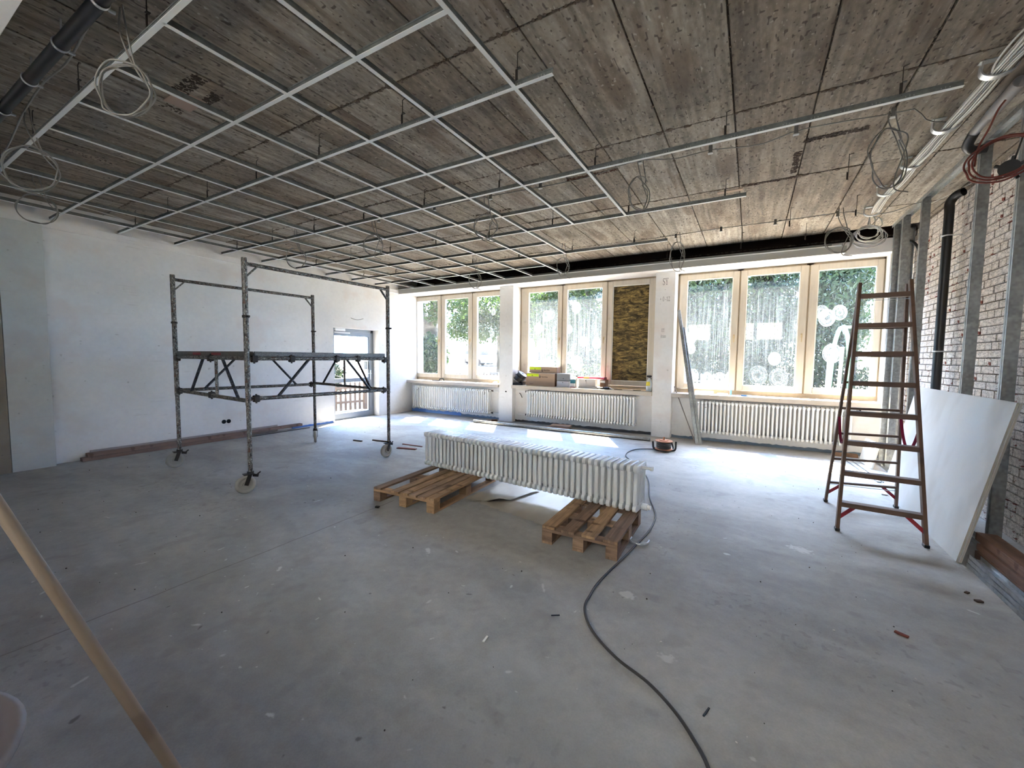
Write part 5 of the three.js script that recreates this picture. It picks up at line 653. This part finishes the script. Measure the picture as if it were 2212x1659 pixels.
// ───────────────────────── litter on the floor ─────────────────────────
{
  const chip = (name, label, x, z, l, w, h, a, mat, cat, group) => { const m = solo(name, rb(l, h, w, Math.min(h, w) * 0.3).rotateY(a).translate(x, h / 2 + 0.0005, z), mat, label, cat, group); return m; };
  const mRust = M({ name: 'red brown shard', color: 0x7a3f33, roughness: 0.8 }), mBrown = M({ name: 'dark brown splinter', color: 0x4a382d, roughness: 0.8 });
  chip('red_shard', 'long red shard beside the far right scaffold castor', -4.75, -4.82, 0.34, 0.06, 0.015, 0.25, mRust, 'shard'); chip('red_shard', 'thin red shard behind the far right scaffold castor', -4.85, -5.05, 0.42, 0.025, 0.012, 0.05, mRust, 'shard'); chip('wood_splinter', 'dark splinter on the floor under the scaffold', -5.55, -5.0, 0.36, 0.03, 0.02, 0.12, mBrown, 'splinter'); chip('wood_splinter', 'short dark splinter left of the far right castor', -5.9, -4.8, 0.2, 0.03, 0.02, 0.1, mBrown, 'splinter');
  chip('dark_crumb', 'dark crumb on the floor left of the left pallet', -3.13, -2.77, 0.04, 0.03, 0.016, 0.3, mBlackPlastic, 'crumb'); chip('white_clip', 'small white plastic strip in the foreground', -1.155, -1.74, 0.014, 0.05, 0.008, 0.1, mBead, 'strip'); chip('blue_wire_bit', 'short blue wire end on the foreground floor', -0.92, -2.12, 0.05, 0.008, 0.006, 0.6, M({ name: 'dark blue', color: 0x1f2438, roughness: 0.6 }), 'wire'); chip('black_wire_bit', 'short black wire bit in the right foreground', -0.1, -1.85, 0.008, 0.06, 0.006, -0.3, mBlackPlastic, 'wire'); chip('brown_chip', 'brown wood chip in the right foreground', 0.78, -2.95, 0.06, 0.02, 0.01, -0.5, mRust, 'chip'); chip('brown_chip', 'dark chip near the steel profiles', 1.30, -3.62, 0.04, 0.025, 0.012, 0.4, mBrown, 'chip'); chip('brown_chip', 'small dark chip near the steel profiles', 1.28, -3.72, 0.03, 0.02, 0.01, 0.9, mBrown, 'chip');
  const r = rng(19), cr = [], clear = (x, z) => !((x > -3.4 && x < -0.6 && z < -2.8 && z > -4.2) || (x > 0.6 && z < -4.3 && z > -5.7) || x > 1.35); for (let k = 0; k < 260; k++) { const x = -7.6 + r() * 9, z = -7.9 + r() * 7.4, s = 0.002 + r() * r() * 0.005; if (clear(x, z)) cr.push(new THREE.DodecahedronGeometry(s, 0).rotateY(r() * 6).translate(x, s * 0.5, z)); }
  const g = solo('floor_grit', merge(cr), M({ name: 'grit', color: 0x4b4641, roughness: 1 }), 'scattered dark grit over the whole floor', 'grit'); g.userData.kind = 'stuff';
  const cr2 = []; for (let k = 0; k < 160; k++) { const x = -7.6 + r() * 9, z = -7.9 + r() * 7.4, s = 0.002 + r() * r() * 0.006; if (clear(x, z)) cr2.push(new THREE.DodecahedronGeometry(s, 0).scale(1.5, 0.5, 1).rotateY(r() * 6).translate(x, s * 0.3, z)); }
  const g2 = solo('plaster_crumbs', merge(cr2), M({ name: 'plaster crumbs', color: 0xd6d2ca, roughness: 1 }), 'scattered white plaster crumbs over the whole floor', 'crumbs'); g2.userData.kind = 'stuff';
  const pc = thing('cardboard_strip', 'torn brown cardboard strip on the floor at the first pillar foot', 'cardboard', [-5.2, 0, -8.0], 0.2); part(pc, 'strip', rb(0.26, 0.012, 0.08, 0.003).rotateZ(0.06).translate(0, 0.02, 0), mCardboard); part(pc, 'strip', rb(0.14, 0.05, 0.05, 0.004).rotateY(0.6).translate(0.1, 0.026, 0.03), mCardboard);
}
// ───────────────────────── foreground, left edge ─────────────────────────
{
  const a = V(-1.03, 0.0, -0.55), u = V(-1.41, 1.15, -0.2), d = u.clone().sub(a), b = a.clone().addScaledVector(d, 1.55);
  const s = thing('wooden_pole', 'pale round wooden pole leaning across the lower left corner', 'pole'); part(s, 'shaft', rod(V(-1.03, 0.004, -0.55), b, 0.0125, 20), mStick);
  const t = thing('mortar_tub', 'mauve plastic tub cut by the lower left corner', 'tub', [-1.56, 0, 0.10]);
  part(t, 'tub', new THREE.LatheGeometry([[0, 0.01], [0.24, 0.01], [0.25, 0.0], [0.30, 0.58], [0.33, 0.585], [0.335, 0.605], [0.32, 0.61], [0.285, 0.6], [0.235, 0.03], [0, 0.03]].map((p) => new THREE.Vector2(...p)), 48), M({ name: 'mauve plastic', color: 0x8d7f7a, roughness: 0.7 }));
}

// ───────────────────────── the garden outside ─────────────────────────
const groundY = (x, z) => { const d = Math.max(0, -z - 14); return -0.22 + Math.min(1.1, d * 0.042) + (x < -8 ? 0 : 0); };
{
  const strip = (name, label, cat, x0, x1, z0, z1, mat, dy = 0) => { const N = 30, K = 24, pos = [], uv = [], idx = []; for (let j = 0; j <= N; j++) for (let i = 0; i <= K; i++) { const x = x0 + (x1 - x0) * i / K, z = z0 + (z1 - z0) * j / N; pos.push(x, groundY(x, z) + dy, z); uv.push(x / 3, z / 3); } for (let j = 0; j < N; j++) for (let i = 0; i < K; i++) { const a = j * (K + 1) + i; idx.push(a, a + K + 1, a + 1, a + 1, a + K + 1, a + K + 2); } const g = new THREE.BufferGeometry(); g.setAttribute('position', new THREE.Float32BufferAttribute(pos, 3)); g.setAttribute('uv', new THREE.Float32BufferAttribute(uv, 2)); g.setIndex(idx); g.computeVertexNormals(); return struct(name, g, mat, label, cat); };
  strip('ground_yard', 'bright sunlit yard and street behind the picket fence', 'ground', -60, 40, -80, -12.2, M({ name: 'pale sunlit paving', map: groundTex, roughness: 0.95 }));
  strip('ground_garden', 'garden soil outside the windows', 'ground', -60, 40, -12.2, -8.4, M({ name: 'garden soil', map: soilTex, roughness: 1 }));
  strip('ground_side', 'ground beside the house outside the garden door', 'ground', -60, -8.37, -8.4, 1.95, M({ name: 'gravel path', map: groundTex, roughness: 1, color: 0xb9b5ac }));
}
// leaves: one clump of crossed bent leaves, many copies per crown
const leafGeo = (() => { const l = [], r = rng(4); for (let k = 0; k < 7; k++) { const s = new THREE.Shape(); s.moveTo(0, -0.5); s.quadraticCurveTo(0.42, -0.1, 0.0, 0.55); s.quadraticCurveTo(-0.42, -0.1, 0, -0.5); const g = new THREE.ShapeGeometry(s, 2); const p = g.attributes.position; for (let i = 0; i < p.count; i++) p.setZ(i, -Math.abs(p.getX(i)) * 0.35); g.scale(0.5, 0.5, 0.5); g.rotateX((r() - 0.5) * 2.6); g.rotateY(r() * 6.3); g.rotateZ((r() - 0.5) * 2); g.translate((r() - 0.5) * 1.0, (r() - 0.5) * 0.9, (r() - 0.5) * 1.0); g.computeVertexNormals(); l.push(g); } return merge(l); })();
const leafMat = (c, t = 0.45) => P({ name: 'leaf', color: c, transmission: t, roughness: 1, thickness: 0, side: THREE.DoubleSide });
const mLeaf = leafMat(0x31451f), mLeafLight = leafMat(0x566a24), mLeafDark = leafMat(0x263a1d, 0.35), mBark = M({ name: 'bark', map: barkTex, roughness: 1 });
function foliage(parent, blobs, size, mat, seed) {
  const r = rng(seed), n = blobs.reduce((a, b) => a + b[6], 0), im = new THREE.InstancedMesh(leafGeo, mat, n), o = new THREE.Object3D(), col = new THREE.Color(); let k = 0;
  for (const [x, y, z, rx, ry, rz, c] of blobs) for (let i = 0; i < c; i++) {
    let a, b, d, q; do { a = r() * 2 - 1; b = r() * 2 - 1; d = r() * 2 - 1; q = a * a + b * b + d * d; } while (q > 1 || q < 0.02); const f = Math.pow(q, -0.18);
    o.position.set(x + a * rx * f, y + b * ry * f, z + d * rz * f); o.rotation.set(r() * 6, r() * 6, r() * 6); o.scale.setScalar(size * (0.6 + r() * 0.8)); o.updateMatrix(); im.setMatrixAt(k, o.matrix); const w = 0.7 + r() * 0.6; col.setRGB(w * (0.9 + r() * 0.3), w, w * 0.9); im.setColorAt(k++, col);
  }
  im.name = 'foliage'; im.userData.kind = 'stuff'; im.castShadow = im.receiveShadow = true; parent.add(im); return im;
}
function tree(label, x, z, H, blobs, size, mat, seed, trunk) {
  const y = groundY(x, z), t = thing('garden_tree', label, 'tree', [x, y, z]);
  const tr = trunk ?? [[V(0, 0, 0), V(0.05, H * 0.5, 0), V(0.1, H * 0.8, 0)], 0.14];
  part(t, 'trunk', tube(tr[0], tr[1], 24, 9), mBark); for (const [pts, rad] of tr.slice(2)) part(t, 'branch', tube(pts, rad, 18, 8), mBark);
  foliage(t, blobs, size, mat, seed); return t;
}
tree('old forked tree with thick trunk right outside the first window', -11.4, -13, 7, [[1.6, 6.2, 0.6, 3.0, 1.5, 2.2, 900], [-1.8, 5.6, 0.2, 2.0, 1.8, 2.0, 900], [1.2, 3.9, 0.6, 1.2, 0.9, 1.0, 240], [0.35, 1.75, 0.45, 0.75, 0.75, 0.5, 420], [3.2, 5.0, -1.0, 1.6, 1.6, 1.4, 320], [-1.3, 2.0, 0.5, 0.5, 0.8, 0.5, 120]], 0.34, mLeaf, 11,
  [[V(0.1, -0.05, 0), V(0, 1.0, 0), V(-0.15, 2.2, 0), V(-0.2, 2.9, 0)], 0.42, [[V(-0.2, 2.5, 0), V(0.15, 3.4, 0), V(0.55, 4.6, 0), V(1.1, 6.2, 0)], 0.23], [[V(-0.2, 2.6, 0), V(-0.55, 3.4, 0), V(-1.1, 4.6, 0), V(-1.6, 6.0, 0)], 0.26], [[V(0.55, 4.5, 0), V(1.4, 5.2, 0.2), V(2.6, 5.6, 0.3)], 0.09]]);
tree('leafy tree arching over the bright yard in the first window', -12.5, -20, 7, [[0, 5.2, 0, 3.2, 1.9, 2.2, 1500], [2.6, 4.2, 0, 2.0, 1.3, 1.6, 800], [-1.5, 3.2, 0, 2.2, 0.9, 1.4, 700], [4.0, 5.0, 0.5, 2.0, 1.8, 1.5, 800]], 0.42, mLeaf, 12);
tree('light green shrubby tree at the right edge of the first window', -9.2, -19, 4.5, [[0, 2.9, 0, 1.1, 0.8, 1.0, 420], [0.6, 3.6, 0, 1.5, 0.9, 1.1, 500]], 0.36, mLeafLight, 13);
tree('tall leafy tree behind the whitened pane of the second window', -6.2, -17, 7, [[0, 4.2, 0, 2.6, 2.2, 1.6, 1900], [0.5, 2.0, 0.3, 2.2, 1.2, 1.2, 900]], 0.38, mLeaf, 14);
tree('dark tree behind the middle sash of the second window', -3.0, -18, 7, [[0, 4.4, 0, 2.4, 2.1, 1.5, 1700], [0, 2.0, 0, 2.2, 1.2, 1.2, 900]], 0.38, mLeafDark, 15);
tree('dense tree behind the left sash of the last window', -0.9, -17, 7, [[0, 4.3, 0, 1.9, 1.9, 1.5, 1700], [0, 2.0, 0, 1.9, 1.4, 1.2, 1100]], 0.36, mLeaf, 16);
tree('dense tree behind the middle sash of the last window', 1.4, -16.5, 7, [[0, 4.2, 0, 1.5, 1.9, 1.3, 1500], [-0.2, 2.0, 0, 1.6, 1.4, 1.2, 1000]], 0.34, mLeafDark, 17);
tree('sunny tree reaching into the blue sky in the last window', 2.9, -17.5, 7, [[-0.4, 4.6, 0, 1.1, 1.7, 1.2, 900], [-0.5, 2.6, 0, 0.9, 1.3, 1.0, 600], [0.1, 5.4, 0, 0.9, 0.5, 0.8, 150]], 0.32, mLeaf, 18);
tree('yellow green bush low beside the blue sky in the last window', 5.0, -20, 2.6, [[0, 1.75, 0, 1.0, 0.9, 0.8, 500]], 0.3, mLeafLight, 19);
{
  const hd = thing('garden_hedge', 'dark hedge along the back of the playground', 'hedge', [1.5, groundY(0, -15.2), -15.6]); part(hd, 'stem', merge([-2, -0.5, 1, 2.5].map((x) => rod(V(x, 0, 0), V(x, 1.2, 0), 0.05, 7))), mBark); foliage(hd, [[-2.2, 0.75, 0, 2.4, 0.75, 0.5, 900], [2.2, 0.75, 0, 2.8, 0.75, 0.5, 1000]], 0.26, mLeafDark, 20);
  const h2 = thing('garden_hedge', 'hedge and shrubs outside the second window', 'hedge', [-5.0, groundY(0, -13), -13.2]); part(h2, 'stem', merge([-1.5, 0, 1.5].map((x) => rod(V(x, 0, 0), V(x, 0.8, 0), 0.04, 7))), mBark); foliage(h2, [[0, 0.75, 0, 2.6, 0.7, 0.5, 900]], 0.28, mLeaf, 21);
  const sh = thing('garden_shrub', 'round dark shrub outside the garden door beside a brick post', 'shrub', [-12.4, -0.2, -8.8]); part(sh, 'stem', rod(V(0, 0, 0), V(0, 0.5, 0), 0.04, 7), mBark); foliage(sh, [[0, 1.05, 0, 0.6, 0.5, 0.6, 420], [0, 0.5, 0, 0.5, 0.4, 0.5, 200]], 0.22, mLeafDark, 22);
  tree('drooping tree above the path outside the garden door', -16, -10.5, 6, [[0, 3.6, 0, 1.6, 1.0, 2.2, 800], [1.5, 4.2, -1, 2.0, 1.0, 2.0, 700]], 0.4, mLeaf, 23);
}
// picket fences
function picketFence(label, a, b, h, mat, n) {
  const L = a.distanceTo(b), t = thing('picket_fence', label, 'fence', [a.x, a.y, a.z], Math.atan2(-(b.z - a.z), b.x - a.x)); const s = new THREE.Shape(); s.moveTo(-0.035, 0); s.lineTo(0.035, 0); s.lineTo(0.035, h - 0.05); s.lineTo(0, h); s.lineTo(-0.035, h - 0.05); s.closePath(); const g = new THREE.ExtrudeGeometry(s, { depth: 0.02, bevelEnabled: false });
  for (let k = 0; k < n; k++) { const m = part(t, 'picket', g, mat); m.position.x = (k + 0.5) * L / n; }
  for (const y of [h * 0.25, h * 0.75]) part(t, 'rail', bx(0, L, y, y + 0.07, -0.03, 0), mat); for (let k = 0; k <= 3; k++) part(t, 'post', bx(L * k / 3 - 0.05, L * k / 3 + 0.05, 0, h + 0.05, -0.13, -0.03), mat); return t;
}
const mFence = M({ name: 'weathered brown fence wood', color: 0x5a4a3e, roughness: 0.9 });
picketFence('brown picket fence seen below the first window panes', V(-13.6, -0.22, -12.1), V(-6.2, -0.22, -12.1), 1.12, mFence, 50);
picketFence('dark picket fence close behind the garden door', V(-10.4, -0.2, -10.6), V(-11.2, -0.2, -5.6), 0.88, mFence, 32);
picketFence('grey picket fence outside the second window', V(-4.8, -0.2, -15.0), V(-0.6, -0.2, -15.0), 1.25, M({ name: 'grey fence wood', color: 0x77736c, roughness: 0.9 }), 34);
// brick post and pale houses outside
{
  const bp = thing('brick_post', 'red brick gate post outside the garden door', 'gate post', [-13.0, -0.2, -8.2]); const r = rng(2), mb = M({ name: 'red brick', color: 0xa0553f, roughness: 0.9 }); part(bp, 'mortar_core', bx(-0.17, 0.17, 0, 1.15, -0.17, 0.17), mGypsum); for (let k = 0; k < 14; k++) for (const s of [-0.085, 0.092]) part(bp, 'brick', rb(0.362, 0.068, 0.172, 0.004).translate(0, 0.04 + k * 0.082, s + (k % 2 ? 0.0 : 0.0)), mb); part(bp, 'cap', rb(0.44, 0.06, 0.44, 0.01).translate(0, 1.18, 0), mBead);
  const house = (label, x, z, w, h, d, roofC, wallC, turn) => { const t = thing('house', label, 'house', [x, groundY(x, z), z], turn); part(t, 'wall', bx(-w / 2, w / 2, 0, h, -d / 2, d / 2), M({ name: 'render', color: wallC, roughness: 0.9 })); const s = new THREE.Shape(); s.moveTo(-w / 2 - 0.3, h); s.lineTo(w / 2 + 0.3, h); s.lineTo(0, h + w * 0.42); s.closePath(); part(t, 'roof', new THREE.ExtrudeGeometry(s, { depth: d + 0.6, bevelEnabled: false }).translate(0, 0, -d / 2 - 0.3), M({ name: 'roof tiles', color: roofC, roughness: 0.9 })); for (const [wx, wy] of [[-w * 0.25, h * 0.4], [w * 0.25, h * 0.4], [0, h + w * 0.12]]) { const f = part(t, 'window', rb(0.9, 1.1, 0.06, 0.01).translate(wx, wy, d / 2 + 0.02), mBead); part(f, 'pane', bx(wx - 0.36, wx + 0.36, wy - 0.46, wy + 0.46, d / 2 + 0.05, d / 2 + 0.06), M({ name: 'dark pane', color: 0x2a3238, roughness: 0.1 })); } return t; };
  house('distant white gabled house at the right of the last window', 9.6, -42, 5, 2.4, 5, 0x8a6a5e, 0xd8d4cc, 0.1); house('pale house far beyond the garden door', -30, -13, 9, 4.5, 8, 0x7c4b3c, 0xc9c3ba, 1.3); house('low shed behind the parked cars', -21, -48, 10, 1.9, 4, 0x6e625a, 0x8b8680, 0.4);
}
{ // unseen building added to bounce warm sunlight through the rear windows, and its yard
  const f = thing('added_bounce_building', 'long pale unseen building added behind the camera to bounce sunlight into the room', 'building', [-3, -0.2, 11]); part(f, 'wall', bx(-22, 22, 0, 11, 0, 6), M({ name: 'cream render', color: 0xd9cfbd, roughness: 0.9 })); part(f, 'roof', bx(-22.5, 22.5, 11, 11.3, -0.5, 6.5), M({ name: 'roof edge', color: 0x6c5a50, roughness: 0.9 }));
  for (let k = 0; k < 10; k++) for (const y of [2.2, 5.4]) { const w = part(f, 'window', rbx(-20 + k * 4.2, -18.4 + k * 4.2, y - 0.8, y + 0.8, -0.05, 0.02), mBead); part(w, 'pane', bx(-19.9 + k * 4.2, -18.5 + k * 4.2, y - 0.7, y + 0.7, -0.06, -0.05), M({ name: 'dark pane', color: 0x2a3238, roughness: 0.1 })); }
  const g = struct('ground_rear_yard', uvm(bx(-60, 40, -0.4, -0.21, 1.96, 60), 0.3), M({ name: 'pale yard paving', map: groundTex, roughness: 0.95 }), 'pale paved yard behind the camera', 'ground');
}
// parked cars far beyond the fence
function car(label, x, z, turn, color) {
  const t = thing('parked_car', label, 'car', [x, groundY(x, z), z], turn), paint = P({ name: 'car paint', color, roughness: 0.3, clearcoat: 1 });
  const s = new THREE.Shape(); s.moveTo(-2.1, 0.35); s.lineTo(-2.15, 0.75); s.quadraticCurveTo(-2.1, 0.95, -1.9, 0.98); s.lineTo(2.0, 0.92); s.quadraticCurveTo(2.15, 0.85, 2.15, 0.6); s.lineTo(2.1, 0.32); s.closePath(); part(t, 'body', new THREE.ExtrudeGeometry(s, { depth: 1.5, bevelEnabled: true, bevelSize: 0.1, bevelThickness: 0.1, bevelSegments: 3 }).translate(0, 0, -0.75), paint);
  const c = new THREE.Shape(); c.moveTo(-1.95, 0.95); c.quadraticCurveTo(-1.75, 1.45, -1.4, 1.47); c.lineTo(0.2, 1.47); c.quadraticCurveTo(0.7, 1.35, 1.1, 0.95); c.closePath(); part(t, 'roof', new THREE.ExtrudeGeometry(c, { depth: 1.3, bevelEnabled: true, bevelSize: 0.06, bevelThickness: 0.08, bevelSegments: 2 }).translate(0, 0, -0.65), paint);
  const w = new THREE.Shape(); w.moveTo(-1.8, 1.0); w.quadraticCurveTo(-1.65, 1.38, -1.4, 1.4); w.lineTo(0.15, 1.4); w.quadraticCurveTo(0.55, 1.3, 0.9, 1.0); w.closePath(); part(t, 'side_window', new THREE.ExtrudeGeometry(w, { depth: 1.5, bevelEnabled: false }).translate(0, 0, -0.75), M({ name: 'tinted glass', color: 0x26343c, roughness: 0.1 }));
  for (const [wx, wz] of [[-1.35, 0.78], [1.35, 0.78], [-1.35, -0.78], [1.35, -0.78]]) part(t, 'wheel', new THREE.CylinderGeometry(0.33, 0.33, 0.2, 20).rotateX(PI / 2).translate(wx, 0.33, wz), mBlackPlastic);
  return t;
}
car('white car parked far behind the fence in the first window', -25.5, -36.5, 0.35, 0xd8dadc); car('pale blue car parked in front of the white one', -22.2, -34.5, 0.3, 0x9fb8cc);
{ // stone planter and garden bits before the cars
  const pl = thing('stone_planter', 'low stone planter beyond the fence in the first window', 'planter', [-12.2, groundY(0, -20), -19.2], 0.1); for (let k = 0; k < 3; k++) for (let j = 0; j < 5; j++) part(pl, 'stone', rb(0.4, 0.2, 0.4, 0.03).translate(j * 0.42 - 0.84 + (k % 2) * 0.1, 0.1 + k * 0.21, 0), M({ name: 'grey stone', color: [0x9a948a, 0x8b857c, 0xa9a299][(k + j) % 3], roughness: 0.95 }));
  // climbing frame
  const sw = thing('swing_frame', 'green tubular swing frame on the playground outside the last window', 'swing', [1.98, groundY(0, -14), -14]); const gr = M({ name: 'light green paint', color: 0x7fc48c, roughness: 0.4 });
  part(sw, 'arch', tube([V(-0.16, 0, 0.1), V(-0.1, 1.2, 0.05), V(-0.02, 2.3, 0), V(0.1, 2.66, 0), V(0.22, 2.45, -0.1), V(0.36, 1.3, -0.3), V(0.42, 0, -0.4)], 0.05, 50, 10), gr); part(sw, 'top_bar', rod(V(0.12, 2.62, -0.02), V(3.2, 2.62, -0.2), 0.04, 10), gr); part(sw, 'arch', tube([V(3.0, 0, 0.2), V(3.1, 1.6, 0.05), V(3.2, 2.65, -0.2), V(3.35, 1.4, -0.4), V(3.5, 0, -0.6)], 0.05, 40, 10), gr); part(sw, 'post', rod(V(-0.22, 0, 0.3), V(-0.18, 1.85, 0.3), 0.035, 10), M({ name: 'pale grey post', color: 0xb9bec6, roughness: 0.5 })); part(sw, 'post', rod(V(0.12, 0, -0.3), V(0.18, 2.1, -0.3), 0.045, 10), M({ name: 'tan post', color: 0xb39f86, roughness: 0.7 }));
  const r = rng(88); const spots = [[-1.4, -11.6], [-0.9, -12.4], [-0.3, -11.4], [0.3, -12.2], [0.9, -11.5], [1.3, -12.6], [2.1, -11.8], [2.6, -12.4], [3.4, -11.6], [-2.2, -12.2], [3.6, -12.6], [-2.7, -11.5]];
  spots.forEach(([x, z], k) => { const s = 0.12 + r() * 0.16; solo('garden_rock', new THREE.DodecahedronGeometry(s, 1).scale(1.3, 0.7, 1).rotateY(r() * 6).translate(x, groundY(x, z) + s * 0.4, z), M({ name: 'pale rock', color: [0xb7ada4, 0x9d938c, 0x8a7f86][k % 3], roughness: 0.95 }), 'pale rock lying in the garden outside the last window', 'rock', 'garden rocks outside the last window'); });
  const fl = thing('flower_bed', 'low purple and brown flower bed outside the last window', 'flower bed', [-0.8, -0.2, -13.4]); part(fl, 'bed_soil', rb(3.6, 0.12, 1.0, 0.04).translate(0.1, 0.05, 0), M({ name: 'bed soil', color: 0x4d4038, roughness: 1 })); foliage(fl, [[0.1, 0.4, 0, 1.6, 0.35, 0.4, 420]], 0.2, leafMat(0x6a5a86, 0.3), 30); 
}
renderer.render(scene, camera);
